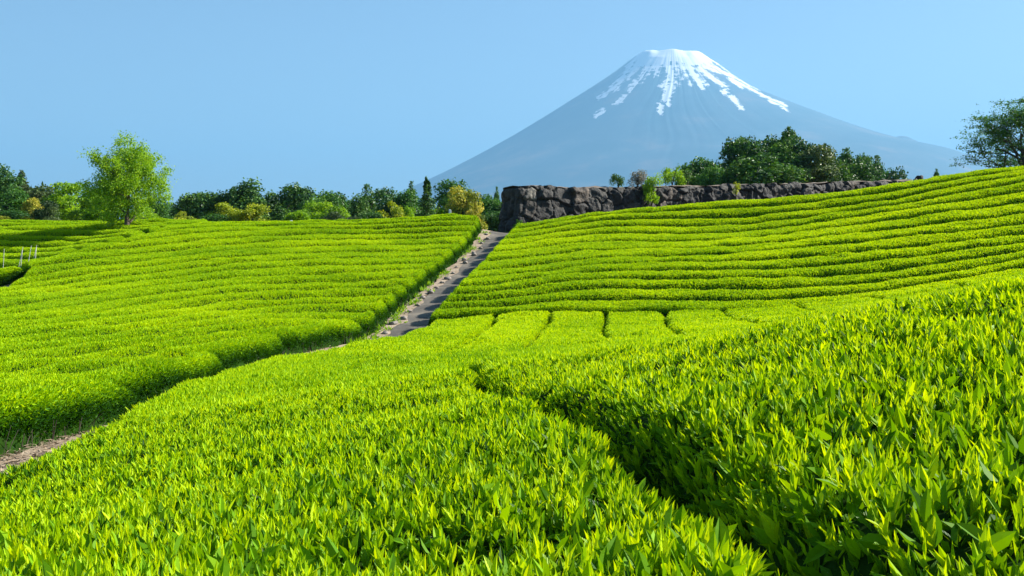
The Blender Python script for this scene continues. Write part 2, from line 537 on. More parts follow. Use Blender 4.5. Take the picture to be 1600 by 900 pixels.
    def shoots(S, lod, nl, lmin, lmax, bud):
        if S is None or len(S) == 0: return
        x, y, fall, idx, isE = S[:, 0], S[:, 1], S[:, 2], S[:, 3].astype(int), S[:, 6] > 0.5
        n = len(x)
        nrm = grad_dir(x, y)
        z = T(x, y) + bumps(x, y) - fall
        up = unit(nrm * 0.55 + np.array([[0, 0, 0.75]]) + rng.normal(size=(n, 3)) * 0.16)
        depth = rng.uniform(0, 1, n) ** 1.3
        h = 0.03 - 0.10 * depth                        # some shoots sit higher than others
        base = np.stack([x, y, z], 1) + up * (h[:, None] - 0.06)
        vig = np.clip(rng.normal(0.45, 0.30, n), 0, 1.1)
        old_shade = np.clip((fall - 0.12) / 0.35, 0, 1)  # mature low leaves, with furrow shade also put into the tone
        tone0 = np.clip(0.91 - 0.30 * depth - 0.40 * old_shade + rng.normal(0, 0.17, n) + 0.06 * vnoise(x, y, 2.5) - 0.5 * (rng.uniform(size=n) < 0.06), 0.03, 1)
        az0 = rng.uniform(0, 2 * PI, n)
        for k in range(nl):
            f = k / max(nl - 1, 1)
            az = az0 + k * 2.4 + rng.normal(0, 0.25, n)
            tilt = np.clip(R(8) + f * R(27) + rng.normal(0, R(9), n), R(2), R(75))
            hor = np.stack([np.cos(az), np.sin(az), np.zeros(n)], 1)
            hor = unit(hor - up * (hor * up).sum(1, keepdims=True))
            ax = unit(up * np.cos(tilt)[:, None] + hor * np.sin(tilt)[:, None])
            side = unit(np.cross(ax, hor + rng.normal(size=(n, 3)) * 0.25))
            nn = np.cross(side, ax)
            flip = (nn * up).sum(1) < 0                  # upper face towards the shoot axis
            side = np.where(flip[:, None], -side, side); nn = np.where(flip[:, None], -nn, nn)
            ln = (lmin + (lmax - lmin) * vig) * (0.75 + 0.5 * f - 0.25 * f * f) * rng.uniform(0.8, 1.15, n)
            wd = ln * rng.uniform(0.27, 0.38, n) * (0.86 + 0.3 * f)
            pos = base - up * (0.018 * k) + up * 0.02
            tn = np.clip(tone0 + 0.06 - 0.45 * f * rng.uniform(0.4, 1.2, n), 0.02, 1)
            for i in np.unique(idx):
                m = idx == i
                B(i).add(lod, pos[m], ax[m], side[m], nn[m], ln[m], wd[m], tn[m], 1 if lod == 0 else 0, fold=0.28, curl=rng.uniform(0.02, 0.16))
        if bud:
            ax = unit(up + rng.normal(size=(n, 3)) * 0.06)
            s_, n_ = leaf_frames(n, ax)
            for i in np.unique(idx):
                m = idx == i
                B(i).add(1, (base + up * 0.03)[m], ax[m], s_[m], n_[m], 0.045, 0.008, np.minimum(tone0 + 0.1, 1)[m], 0, fold=0.5)
    def tufts(S, lod, l0, l1, spread=0.5, ratio=0.42, pull=1.0, dark=0.0):
        if S is None or len(S) == 0: return
        x, y, fall, idx, isE = S[:, 0], S[:, 1], S[:, 2], S[:, 3].astype(int), S[:, 6] > 0.5
        n = len(x)
        nrm = grad_dir(x, y)
        z = T(x, y) + bumps(x, y) - fall
        ax = unit(nrm * 0.5 + np.array([[0, 0, 0.5]]) + rng.normal(size=(n, 3)) * spread)
        s_, n_ = leaf_frames(n, ax)
        ln = rng.uniform(l0, l1, n)
        depth = rng.uniform(0, 1, n)
        old_shade = np.clip((fall - 0.15) / 0.3, 0, 1)  # mature leaves down the sides; furrow shade painted in for row contrast
        tone = np.clip(0.90 - dark - 0.22 * depth - 0.72 * old_shade + rng.normal(0, 0.10, n) + 0.06 * vnoise(x, y, 2.5) + 0.05 * vnoise(x, y, 9), 0.03, 1)
        pos = np.stack([x, y, z], 1) + nrm * (-0.03 - 0.05 * depth + rng.normal(0, 0.010, n))[:, None] * pull
        for i in np.unique(idx):
            m = idx == i
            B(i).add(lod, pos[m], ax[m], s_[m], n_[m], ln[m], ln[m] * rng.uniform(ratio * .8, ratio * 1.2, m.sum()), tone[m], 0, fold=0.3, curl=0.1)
    if near:
        shoots(scatter(0.5, 4.8, 780), 0, 4, 0.042, 0.084, True)
        tufts(scatter(0.5, 4.8, 500), 3, 0.05, 0.085, 0.8, dark=0.28)
        shoots(scatter(4.8, 10.5, 700), 3, 3, 0.046, 0.080, False)
        tufts(scatter(10.5, 22, 1500), 1, 0.06, 0.095, 0.34, 0.34)
        tufts(scatter(22, 200, 850), 2, 0.07, 0.105, 0.40)
    else:
        tufts(scatter(3, 10.5, 1200, 4.5), 1, 0.06, 0.09, 0.5)
        tufts(scatter(10.5, 24, 1500, 4.5), 1, 0.045, 0.075, 0.38)
        tufts(scatter(24, 40, 1150, 4.5), 2, 0.05, 0.08, 0.38, 0.5)
        tufts(scatter(40, 200, 900, 4.5), 2, 0.06, 0.09, 0.38, 0.5)
        tufts(sides(), 1, 0.05, 0.09, 0.6, pull=-0.45)
    return out

ORD = ['', 'first', 'second', 'third', 'fourth', 'fifth', 'sixth', 'seventh', 'eighth', 'ninth', 'tenth', 'eleventh', 'twelfth', 'thirteenth', 'fourteenth',
       'fifteenth', 'sixteenth', 'seventeenth', 'eighteenth', 'nineteenth', 'twentieth', 'twenty-first', 'twenty-second', 'twenty-third']

def make_rows(batches, name, labels, group, cat='tea hedge'):
    for i in sorted(batches):
        o = link(name, batches[i].build(name, [M_tea, M_teav, M_body, M_twig]))
        tag(o, labels(i), cat, group)

def row_tps(lines):
    P = []; v = []
    for k, l in lines.items():
        for q in l:
            h = hit(q[0], q[1], 9)
            if h is None: continue
            P.append(h); v.append(k)
    return P, v

# ------------------------------------------------------------------ RIGHT SLOPE
RL = {0: [(832, 342), (900, 330), (1120, 311), (1360, 288), (1600, 256)],
      1: [(826, 352), (900, 340), (1120, 326), (1360, 303.5), (1600, 263)],
      2: [(818, 361), (900, 348), (1120, 340), (1360, 313), (1600, 270)],
      3: [(811, 368), (900, 355), (1120, 349), (1360, 322), (1600, 281)],
      4: [(802, 379), (900, 365), (1120, 361), (1360, 333), (1600, 296)],
      5: [(792, 391), (900, 378), (1120, 373), (1360, 345), (1600, 312.5)],
      6: [(782, 404), (900, 391.5), (1120, 384), (1360, 358.5), (1600, 332)],
      7: [(772, 418), (900, 404), (1120, 394), (1360, 372.5), (1600, 348)],
      8: [(761, 431), (900, 413), (1120, 406), (1360, 389), (1600, 361)],
      9: [(747, 444), (900, 423), (1120, 419), (1360, 406), (1600, 375)],
      10: [(735, 456), (900, 434), (1120, 432), (1360, 421.5), (1600, 390)],
      11: [(722, 467), (900, 448), (1120, 448), (1360, 436.5), (1600, 401)],
      12: [(705, 478), (900, 464), (1120, 464), (1360, 451), (1600, 413)],
      13: [(690, 490), (900, 482), (1120, 482), (1360, 464), (1600, 427)]}
P, v = row_tps(RL)
print('R hits', len(P))
cR = TPS(P, v, smooth=0.03)
r_edge = [(-2.98, 38.0), (-2.33, 43.0), (-1.6, 49.0), (-0.96, 54.0), (-0.26, 59.5), (0.36, 63.5), (1.05, 65.6)]
k0 = [hit(px, py, 30) for px, py in ((900, 331), (1010, 321), (1120, 312), (1240, 301), (1360, 289.5), (1480, 274), (1590, 259))]
k0 = [(a, b + 0.6) for a, b in [k for k in k0 if k is not None]]
k13 = [hit(px, py, 25) for px, py in ((1590, 426), (1480, 446), (1360, 461), (1240, 474), (1120, 480), (1010, 480), (900, 480), (800, 483), (720, 487))]
k13 = [k for k in k13 if k is not None]
e0 = k0[-1]; e1 = k13[0]
polyR = r_edge + k0 + [(e0[0] + 7, e0[1] - 2.2), (e1[0] + 6, e1[1] - 1.5)] + k13
fR = Field(polyR, cR, ew=0.26, fw=0.46, fD=0.70, dome=0.07, half=0.95, gap=0.06, rc=0.15)
bR = plant(fR, list(range(0, 13)), False, (-4, max(p[0] for p in polyR) + 0.5, 28, 70))
make_rows(bR, 'tea_row',
          lambda i: ('topmost clipped tea hedge on the right slope, right under the dark stone wall' if i == 0 else
                     'lowest long tea hedge on the right slope, lying along the tops of the short beds' if i == 12 else
                     f'clipped bright green tea hedge, {ORD[i + 1]} row below the stone wall on the right slope'),
          'tea hedge rows on the right slope')

# ------------------------------------------------------------------ LEFT SLOPE
LLn = {-2: [(740, 335), (690, 338)], -1: [(740, 341), (600, 348), (400, 350.5), (270, 357)], 0: [(740, 349), (600, 356), (400, 357.5), (300, 363), (235, 373)],
       1: [(740, 358), (600, 363), (400, 367), (200, 384)], 2: [(740, 367), (600, 371), (400, 377), (200, 395), (110, 408)],
       3: [(735, 377), (600, 380), (400, 387), (200, 408), (90, 422)], 4: [(720, 388), (600, 390.5), (400, 397.5), (200, 418.5)],
       5: [(600, 401), (400, 407), (200, 428), (0, 454)], 6: [(600, 411), (400, 417), (200, 438.5), (0, 466)],
       7: [(600, 422), (400, 429), (200, 450), (0, 478)], 8: [(600, 434), (400, 441), (200, 463), (0, 490)],
       9: [(600, 446), (400, 453), (200, 477), (0, 502)], 10: [(600, 457), (400, 464), (200, 490), (0, 513)],
       11: [(600, 469), (400, 475), (200, 502), (0, 524)], 12: [(590, 481), (400, 486), (200, 513), (0, 536)],
       13: [(570, 495), (400, 497), (200, 526), (0, 548)], 14: [(400, 508), (200, 539), (0, 561)], 15: [(400, 519), (200, 552), (0, 575)],
       16: [(380, 531), (200, 566), (0, 590)], 17: [(300, 560), (200, 581), (0, 607)]}
P, v = row_tps(LLn)
print('L hits', len(P))
cL = TPS(P, v, smooth=0.03)
l_right = [(-6.15, 5.0), (-6.2, 13), (-6.2, 20), (-6.15, 27), (-5.6, 32), (-5.0, 36.5), (-4.35, 42), (-3.65, 47.7), (-2.95, 53.3), (-2.25, 58.9), (-1.75, 63.0)]
l_top = [(-2.1, 65.0), (-3.0, 66.0), (-8, 66.0), (-15, 66), (-19.6, 64.5)]
l_left = [hit(px, py, 20) for px, py in ((262, 354), (200, 370), (168, 378), (137, 384.5), (96, 395.5), (71, 401.5), (50, 413), (31, 435), (12, 444.5))]
l_left = [k for k in l_left if k is not None]
lx, ly = l_left[-1]
polyL = l_right + l_top + l_left + [(lx - 4, ly - 2), (-27, 36), (-22, 14), (-16, 5)]
fL = Field(polyL, cL, ew=0.27, eD=0.74, fw=0.44, fD=0.68, dome=0.05, rc=0.42, openx=-9.5, gap=0.10, lo=-3, hi=17)
idxL = list(range(-6, 26))
bL = plant(fL, idxL, False, (-28, 0, 5, 67))
# bare woody stems under the trimmed face that looks at the soil strip
lr = np.array(l_right)
for j in range(420):
    y_ = rng.uniform(8, 45); x_ = np.interp(y_, lr[:, 1], lr[:, 0]) - rng.uniform(-0.01, 0.16)
    ii, id_, fa, _, _, _ = fL.eval(np.array([x_ - 0.12]), np.array([y_]))
    if not ii[0] or id_[0] not in bL or fa[0] > 0.62: continue
    z0 = float(ground(x_, y_)); hh = rng.uniform(0.12, 0.42); lx_, ly_ = rng.normal(0, 0.11, 2); r0 = rng.uniform(0.004, 0.010)
    V = []
    for z_, f_, r_s in ((-0.02, 0, r0), (hh * .5, .45, r0 * .85), (hh, 1, r0 * .6)):
        for k_ in range(4):
            an = k_ * PI / 2
            V.append((x_ + lx_ * f_ + r_s * math.cos(an), y_ + ly_ * f_ + r_s * math.sin(an), z0 + z_))
    Qs = [(i_ * 4 + k_, i_ * 4 + (k_ + 1) % 4, i_ * 4 + 4 + (k_ + 1) % 4, i_ * 4 + 4 + k_) for i_ in range(2) for k_ in range(4)]
    bL[id_[0]].raw(V, Qs, 3)
okL = sorted(i for i in bL)
print('L rows', okL)
def labL(i):
    k = i - okL[0] + 1
    if i == okL[0]: return 'tea hedge crowning the left slope in front of the woods'
    if i == okL[-1]: return 'leafy tea hedge at the foot of the left slope in the bottom left'
    return f'clipped tea hedge, {ORD[k]} row below the crest of the left slope' if k < 24 else f'clipped tea hedge low on the left slope'
make_rows(bL, 'tea_row', labL, 'tea hedge rows on the left slope')

# ------------------------------------------------------------------ FAR LEFT FIELD
FLn = {0: [(0, 346.5), (100, 343), (190, 343)], 1: [(0, 350.5), (100, 349), (220, 349)], 2: [(0, 357), (130, 357), (200, 356)], 3: [(0, 366), (130, 366)],
       4: [(0, 373), (130, 374)], 5: [(0, 381), (110, 381)], 6: [(0, 390), (90, 390)], 7: [(0, 401.5), (60, 400)], 8: [(0, 413), (40, 412)], 9: [(0, 425), (20, 424)]}
P, v = row_tps(FLn)
print('FL hits', len(P))
cF = TPS(P, v, smooth=0.01)
b = [(x - 0.5, y + 0.9) for x, y in l_left]
polyF = [(b[-1][0] - 2.0, b[-1][1] + 2.5)] + b[::-1][2:] + [(-18.5, 67.5), (-21, 75), (-32, 79), (-46, 78), (-40, 52)]
fF = Field(polyF, cF, fw=0.5, fD=0.64, dome=0.08, openx=5, gap=0.10, lo=-1, hi=8)
bF = plant(fF, list(range(-3, 10)), False, (-46, -14, 44, 80))
okF = sorted(bF)
print('FL rows', okF)
make_rows(bF, 'tea_row', lambda i: (f'tea hedge in the far left field, {ORD[i - okF[0] + 1]} row below the tall round tree'), 'tea hedge rows in the far left field')

# ------------------------------------------------------------------ NEAR BEDS (long strips running down into the dip)
E = [
    [(-3.8, -1), (-3.8, 4), (-3.85, 8), (-4.3, 12), (-4.95, 17), (-5.0, 22), (-4.05, 27), (-3.2, 31.5), (-2.85, 34.5), (-2.7, 37.6)],
    [(-1.7, -1), (-1.75, 2), (-1.95, 5), (-2.25, 9), (-2.35, 14), (-2.0, 20), (-1.35, 27), (-0.8, 33), (-0.52, 38.1)],
    [(0.60, -1), (0.58, 2.1), (0.44, 4.7), (0.14, 7), (-0.25, 9.5), (-0.5, 13), (-0.45, 16), (-0.1, 20), (0.7, 30), (1.36, 38.0)],
    [(2.5, -1), (2.45, 2), (2.4, 4.7), (2.15, 7), (1.85, 9.5), (1.55, 14), (1.9, 20), (2.57, 31), (3.2, 37.4)],
    [(4.6, -1), (4.5, 3), (4.3, 7), (4.0, 10), (3.7, 15), (3.75, 22), (4.25, 30), (5.15, 36.9)],
    [(6.7, -1), (6.5, 3), (6.3, 8), (6.0, 15), (5.9, 22), (6.2, 30), (7.0, 36.4)],
    [(8.8, -1), (8.5, 8), (8.1, 15), (8.1, 22), (8.4, 30), (9.3, 35.8)],
    [(10.9, -1), (10.6, 8), (10.2, 15), (10.3, 22), (10.7, 30), (11.6, 35.2)],
    [(13.0, -1), (12.7, 8), (12.3, 15), (12.5, 22), (13.0, 30), (13.9, 34.6)],
    [(15.1, -1), (14.8, 8), (14.4, 15), (14.7, 22), (15.3, 30), (16.2, 34.0)]]
LAB = ['tea bed on the left of the foreground, its edge dropping to the bare soil strip',
       'dense fresh tea bed in the centre foreground, just left of the dark furrow',
       'tall fresh tea bed just right of the dark furrow, its shaded flank facing it',
       'fresh tea bed in the right foreground, second one right of the dark furrow',
       'tea bed fourth along the scalloped row of bed tops, counted from the path',
       'tea bed fifth along the scalloped row of bed tops, counted from the path',
       'tea bed sixth along the scalloped row of bed tops, counted from the path',
       'tea bed seventh along the scalloped row of bed tops, counted from the path',
       'rightmost tea bed at the foot of the right slope']
for k in range(len(E) - 1):
    a, b_ = E[k], E[k + 1]
    poly = a + b_[::-1]
    # furrow widths: closed canopies between most beds, an open furrow right of the centre bed
    gapl = {2: 0.05}.get(k, 0.0)
    ew, eD = (0.36, 0.6)
    if k == 0: ew, eD = 0.34, 0.6
    if k in (3,): ew, eD = 0.22, 0.30
    f = Field(poly, None, ew=ew, eD=eD, dome=0.0)
    if True:
        # per-edge falloff: closed canopies between most beds, an open furrow right of the centre bed
        ea, eb = np.array(a), np.array(b_)
        par = {0: ((0.34, 0.66), (0.16, 0.12)), 1: ((0.16, 0.12), (0.20, 0.46)), 2: ((0.25, 0.62), (0.12, 0.08))}.get(k, ((0.12, 0.08), (0.12, 0.08)))
        zo = {1: -0.02, 2: 0.04}.get(k, 0.0)
        def ev(x, y, ea=ea, eb=eb, par=par, zo=zo, poly=np.array(poly), a=a, b_=b_):
            ins = in_poly(poly, x, y)
            n1 = 0.05 * vnoise(x, y, 0.45)
            # far part of every bed (beyond 24 m) is divided by clear furrows
            far = np.clip((y - 22) / 6, 0, 1)
            da = np.maximum(seg_dist(ea, x, y, False) + n1, 0); db = np.maximum(seg_dist(eb, x, y, False) + n1, 0)
            dt = np.maximum(seg_dist(np.array([a[-1], b_[-1]]), x, y, False) + n1, 0)
            def pf(d, wD):
                D = wD[1] * (1 - 0.72 * np.clip((y - 4.2) / 7, 0, 1)) * (1 - far) + 0.45 * far; W = wD[0] * (1 - far) + 0.24 * far
                return prof(d, W, D), dprof(d, W, D)
            fa, sa = pf(da, par[0]); fb, sb = pf(db, par[1]); ft, st_ = prof(dt, .45, .5), dprof(dt, .45, .5)
            fall = np.maximum(np.maximum(fa, fb), ft); sl_ = np.maximum(np.maximum(sa, sb), st_)
            fall = fall - zo * (1 - far) * np.clip(np.minimum(da, db) / 0.25, 0, 1)
            return ins, np.zeros(np.shape(x), int), fall, sl_, np.minimum(da, db), np.ones(np.shape(x), bool)
        f.eval = ev
    xs = [p[0] for p in poly]
    bb = plant(f, [0], True, (min(xs) - 0.2, max(xs) + 0.2, 0.2, 38.6))
    if 0 not in bb: continue
    make_rows(bb, 'tea_bed', lambda i: LAB[k], 'tea beds running up from the foreground', 'tea bed')

# ------------------------------------------------------------------ GROUND
def axis_coords(lo, hi, step, far, g=1.35):
    c = list(np.arange(lo, hi + 1e-6, step))
    s = step; v = hi
    while v < far: s *= g; v += s; c.append(v)
    s = step; v = lo; pre = []
    while v > -far: s *= g; v -= s; pre.append(v)
    return np.array(pre[::-1] + c)
ax_x = axis_coords(-46, 46, 0.4, 40000); ax_y = axis_coords(-11, 110, 0.4, 40000)
X, Y = np.meshgrid(ax_x, ax_y)
Zi = ground(np.clip(X, GX0, GX1), np.clip(Y, GY0, GY1))
out = np.maximum(np.maximum(GX0 + 10 - X, X - GX1 + 10), np.maximum(GY0 - Y, Y - GY1 + 10))
bl = np.clip(out / 60, 0, 1); bl = bl * bl * (3 - 2 * bl)
Z = Zi * (1 - bl) + (-3.0) * bl
Z = Z + 0.02 * vnoise(X, Y, 0.8) * (1 - bl)
vid = np.arange(X.size).reshape(X.shape)
Q = np.stack([vid[:-1, :-1], vid[:-1, 1:], vid[1:, 1:], vid[1:, :-1]], -1).reshape(-1, 4)
g = link('ground', mesh('ground', np.stack([X.ravel(), Y.ravel(), Z.ravel()], 1), Q, mats=[M_soil], smooth=True))
tag(g, kind='structure')

# ------------------------------------------------------------------ PATH, ROAD, SOIL STRIP
M_conc = noise_mat('old_concrete', [(0.3, (0.060, 0.055, 0.048)), (0.48, (0.115, 0.104, 0.088)), (0.6, (0.17, 0.15, 0.12)), (0.78, (0.27, 0.23, 0.175))], scale=1.1, bump=0.25, bscale=30, dist=0.01)
M_dust = noise_mat('pale_dust', [(0.3, (0.19, 0.14, 0.095)), (0.55, (0.36, 0.28, 0.20)), (0.8, (0.48, 0.40, 0.31))], scale=2.5, bump=0.6, bscale=12)
M_asph = noise_mat('asphalt', [(0.3, (0.09, 0.09, 0.092)), (0.7, (0.16, 0.155, 0.15))], scale=2.0, bump=0.3, bscale=40, dist=0.01)

def ribbon(name, pts, wl, wr, mat, lift, n=120, cols=7, jag=0.0, smoothz=None):
    pts = np.array(pts, float)[:, :2]
    d = np.r_[0, np.cumsum(np.hypot(*np.diff(pts, axis=0).T))]
    s = np.linspace(0, d[-1], n)
    cx = np.interp(s, d, pts[:, 0]); cy_ = np.interp(s, d, pts[:, 1])
    tx = np.gradient(cx); ty = np.gradient(cy_); l = np.hypot(tx, ty); nx, ny = ty / l, -tx / l
    u = np.linspace(0, 1, cols)
    ja = jag * vnoise(s * 1.0, s * 0 + 3.3, 0.7); jb = jag * vnoise(s, s * 0 + 9.1, 0.7)
    off = (-wl + ja)[:, None] * (1 - u) + (wr + jb)[:, None] * u
    Xr = cx[:, None] + nx[:, None] * off; Yr = cy_[:, None] + ny[:, None] * off
    Zr = ground(Xr, Yr) + lift
    vid = np.arange(Xr.size).reshape(Xr.shape)
    Q = np.stack([vid[:-1, :-1], vid[:-1, 1:], vid[1:, 1:], vid[1:, :-1]], -1).reshape(-1, 4)
    return link(name, mesh(name, np.stack([Xr.ravel(), Yr.ravel(), Zr.ravel()], 1), Q, mats=[mat], smooth=True))

pa = [(p[0], p[1]) for p in PATH]
pa = [(-5.0, 20), (-5.0, 27), (-4.7, 31.5), (-4.3, 34)] + pa[:-1]
tag(ribbon('path', pa, 0.62, 1.45, M_conc, 0.045), kind='structure')
tag(ribbon('path_verge', [(x - 0.72, y) for x, y in pa], 0.34, 0.13, M_dust, 0.055, n=260, cols=5, jag=0.10), kind='structure')
tag(ribbon('dirt_path', [(-4.9, 4), (-5.1, 13), (-5.2, 20), (-5.0, 27), (-4.8, 31)], 1.1, 1.1, M_dust, 0.03, n=160), kind='structure')
tag(ribbon('road', [(-30, 68.6), (-12, 67.6), (-4, 66.4), (0, 66.2), (4, 67.6), (12, 72.2), (30, 83.2)], 1.2, 1.2, M_asph, 0.06, n=120), kind='structure')

# ------------------------------------------------------------------ MOUNTAIN (20 km away, real size)
MD = 20000.0
MPX = MD / F
MCX = (1050 - 800) * MPX
HLp = [(0, 293), (38, 297), (46, 298.5), (58, 293), (75, 281), (100, 264), (150, 233), (200, 201.5), (250, 171.5), (300, 144), (350, 118), (400, 95), (450, 74), (520, 50), (600, 28), (700, 6), (800, -6)]
HRp = [(0, 292), (30, 297), (45, 294.5), (60, 283.5), (80, 271), (100, 258), (125, 245), (150, 235), (200, 216.5), (250, 198), (300, 181), (325, 174), (350, 167), (380, 161), (425, 153), (457, 142), (520, 113), (580, 82), (660, 45), (740, 18), (800, -6)]
NT, NR = 1200, 300
th = np.linspace(0, 2 * PI, NT, endpoint=False)          # 0 = right, -pi/2 = towards the camera
rr = np.linspace(0, 800, 420)
DEP = 0.95                                                # a little shorter along the line of sight
TH, RR = np.meshgrid(th, rr)
# the outline seen from the tea field is given; solve for the flanks that show it
hlv = interp(HLp, rr); hrv = interp(HRp, rr)
tL = hlv.copy(); tR = hrv.copy()
thc = np.linspace(0, 2 * PI, 360, endpoint=False); THc, RRc = np.meshgrid(thc, rr)
wc = 0.5 + 0.5 * np.cos(THc)
def smooth(a, k):
    return np.convolve(np.pad(a, k // 2, mode='edge'), np.ones(k) / k, 'valid')
for it in range(16):
    Hc = np.interp(RRc, rr, hlv) * (1 - wc) + np.interp(RRc, rr, hrv) * wc
    Yc = MD + RRc * np.sin(THc) * MPX * DEP
    pxc = (MCX + RRc * np.cos(THc) * MPX) / Yc * F - 250; hyc = Hc * MPX / Yc * F
    bins = np.arange(-760, 760, 4.0); sil = np.full(len(bins), -50.0)
    ib = ((pxc + 760) / 4).astype(int).ravel(); ok = (ib >= 0) & (ib < len(bins))
    np.maximum.at(sil, ib[ok], hyc.ravel()[ok])
    eR = np.interp(rr, bins, sil) - tR; eL = np.interp(-rr, bins, sil) - tL
    fade = np.clip((rr - 70) / 130, 0, 1)
    hrv = hrv - 0.35 * fade * smooth(np.clip(eR, -40, 60), 41); hlv = hlv - 0.35 * fade * smooth(np.clip(eL, -40, 60), 41)
for _ in range(3):
    hrv = np.where(rr > 95, smooth(hrv, 15), hrv); hlv = np.where(rr > 95, smooth(hlv, 15), hlv)
hl = np.interp(RR, rr, hlv); hr = np.interp(RR, rr, hrv)
wgt = 0.5 + 0.5 * np.cos(TH)
Hh = hl * (1 - wgt) + hr * wgt
Hh += 17 * np.exp(-((RR - 352) / 19) ** 2 - ((np.abs((TH + 0.02 + PI) % (2 * PI) - PI)) / 0.24) ** 2)     # side cone on the right flank
def pn(thv, n, seed):
    r_ = np.random.default_rng(seed); k = r_.normal(size=n)
    x = (thv / (2 * PI) * n) % n; i = np.floor(x).astype(int); u = x - i; u = u * u * (3 - 2 * u)
    return k[i % n] * (1 - u) + k[(i + 1) % n] * u
warp = 0.012 * np.sin(RR / 37.0 + 2 * np.sin(3 * TH))
gul = 0.9 * np.abs(pn(TH + warp, 60, 1)) + 0.6 * np.abs(pn(TH + warp * 1.5, 150, 2)) + 0.35 * np.abs(pn(TH + warp, 340, 3))
amp = 0.35 * np.clip((RR - 40) / 60, 0, 1) * np.clip((620 - RR) / 330, 0.0, 1)
rim = np.exp(-((RR - 56) / 14) ** 2) * (1.6 * pn(TH, 26, 5))
crater = -14 * np.exp(-(RR / 34) ** 4)
side_keep = np.abs(np.sin(TH)) * 0.75 + 0.25
Hh = Hh - amp * gul * side_keep + rim * np.clip(np.abs(np.sin(TH)), 0, 1) + crater
MX = RR * np.cos(TH); MY = RR * np.sin(TH) * DEP
top_ = np.clip((72 - RR) / 20, 0, 1)
Hh += top_ * (1.6 * np.exp(-((MX + 43) / 8) ** 2) - 1.0 * np.exp(-((MX + 27) / 9) ** 2) + 1.0 * np.exp(-((MX + 6) / 7) ** 2) - 1.5 * np.exp(-((MX - 14) / 6) ** 2) + 1.6 * np.exp(-((MX - 33) / 7) ** 2))
# snow: patches given on the mountain itself: east offset from the axis and height, in mountain units
def S_(pts, w0, w1): return (np.array([((a / 2.857 + 660) - 1050, 383 - (b / 2.857 + 60)) for a, b in pts]), w0 * 0.95 / 2.857, w1 * 0.95 / 2.857)
STREAK = [S_([(1050, 130), (1062, 200), (1055, 235), (1008, 276)], 36, 14), S_([(1050, 230), (1078, 268)], 16, 12), S_([(1040, 278), (1022, 325), (1003, 352)], 34, 16),
          S_([(1018, 345), (1012, 378)], 12, 6), S_([(982, 378), (972, 416)], 15, 10), S_([(1130, 140), (1148, 200), (1162, 240), (1170, 285)], 46, 12), S_([(1165, 230), (1188, 270)], 14, 8),
          S_([(1188, 185), (1238, 232), (1262, 258), (1274, 276)], 20, 18), S_([(1257, 304), (1250, 318)], 16, 10), S_([(1276, 338), (1284, 372), (1292, 396)], 20, 9),
          S_([(1120, 95), (1250, 158), (1350, 212), (1432, 266)], 36, 6), S_([(1322, 228), (1345, 268)], 22, 8), S_([(1335, 232), (1378, 262), (1432, 312), (1498, 356)], 22, 14), S_([(1446, 342), (1470, 366), (1484, 390)], 18, 5),
          S_([(1220, 88), (1290, 130), (1350, 172), (1430, 212), (1520, 246)], 18, 0), S_([(1260, 110), (1330, 150), (1400, 186)], 16, 4),
          S_([(962, 85), (945, 140), (905, 195), (885, 225)], 36, 5), S_([(930, 120), (895, 170), (860, 220)], 14, 4), S_([(872, 212), (840, 248), (800, 285), (758, 318)], 17, 4), S_([(917, 246), (880, 290)], 13, 8),
          S_([(858, 318), (812, 358)], 9, 5), S_([(763, 383), (728, 417)], 9, 5), S_([(1000, 100), (985, 160), (955, 205), (930, 245)], 30, 5), S_([(1025, 110), (1015, 170), (1000, 215)], 26, 6),
          S_([(1080, 110), (1092, 190), (1095, 240)], 26, 5), S_([(1105, 120), (1120, 200), (1128, 270)], 30, 5), S_([(1180, 130), (1215, 170), (1300, 190)], 34, 10), S_([(840, 270), (825, 290)], 6, 3)]
CAP = np.array([((a / 2.857 + 660) - 1050, 383 - (b / 2.857 + 60)) for a, b in
                [(960, 40), (1260, 40), (1290, 112), (1235, 150), (1150, 165), (1080, 150), (1010, 160), (950, 160), (925, 140), (945, 84)]])
def snowmask(ex, hz):
    s = np.full(ex.shape, -20.0)
    for pts, w0, w1 in STREAK:
        m = len(pts) - 1
        for i in range(m):
            a, b = pts[i], pts[i + 1]; ab = b - a
            t = np.clip(((ex - a[0]) * ab[0] + (hz - a[1]) * ab[1]) / (ab @ ab), 0, 1)
            wd = (w0 + (w1 - w0) * ((i + t) / m)) / 2
            s = np.maximum(s, wd - np.hypot(ex - a[0] - t * ab[0], hz - a[1] - t * ab[1]))
    dc = seg_dist(CAP, ex, hz); ic = in_poly(CAP, ex, hz)
    return np.maximum(s, np.where(ic, dc, -dc))
sn = snowmask(MX, Hh)
front = MY < 8
fine = 1.5 * pn(TH + warp, 420, 8) + 1.2 * pn(TH + warp, 900, 9)
zone = np.clip((Hh - 190) / 60, 0, 1)
sn_back = (Hh - 225) / 3 + 3 * pn(TH, 90, 12)
sn = np.where(front, sn, np.maximum(np.where(Hh > 268, sn, -20), sn_back * 0.8))
sn = sn + fine * zone * 1.0 + 1.5
vx = MCX + MX * MPX; vy = MD + MY * MPX; vz = Hh * MPX
vid = np.arange(TH.size).reshape(TH.shape)
nx_ = np.roll(vid, -1, axis=1)
Q = np.stack([vid[:-1], nx_[:-1], nx_[1:], vid[1:]], -1).reshape(-1, 4)
m, N, L = new_mat('hazed_rock_and_snow')
a = N.new('ShaderNodeAttribute'); a.attribute_name = 'snow'
tc = N.new('ShaderNodeTexCoord')
n1 = N.new('ShaderNodeTexNoise'); n1.inputs['Scale'].default_value = 0.010; n1.inputs['Detail'].default_value = 8; n1.inputs['Roughness'].default_value = 0.7
L.new(tc.outputs['Object'], n1.inputs['Vector'])
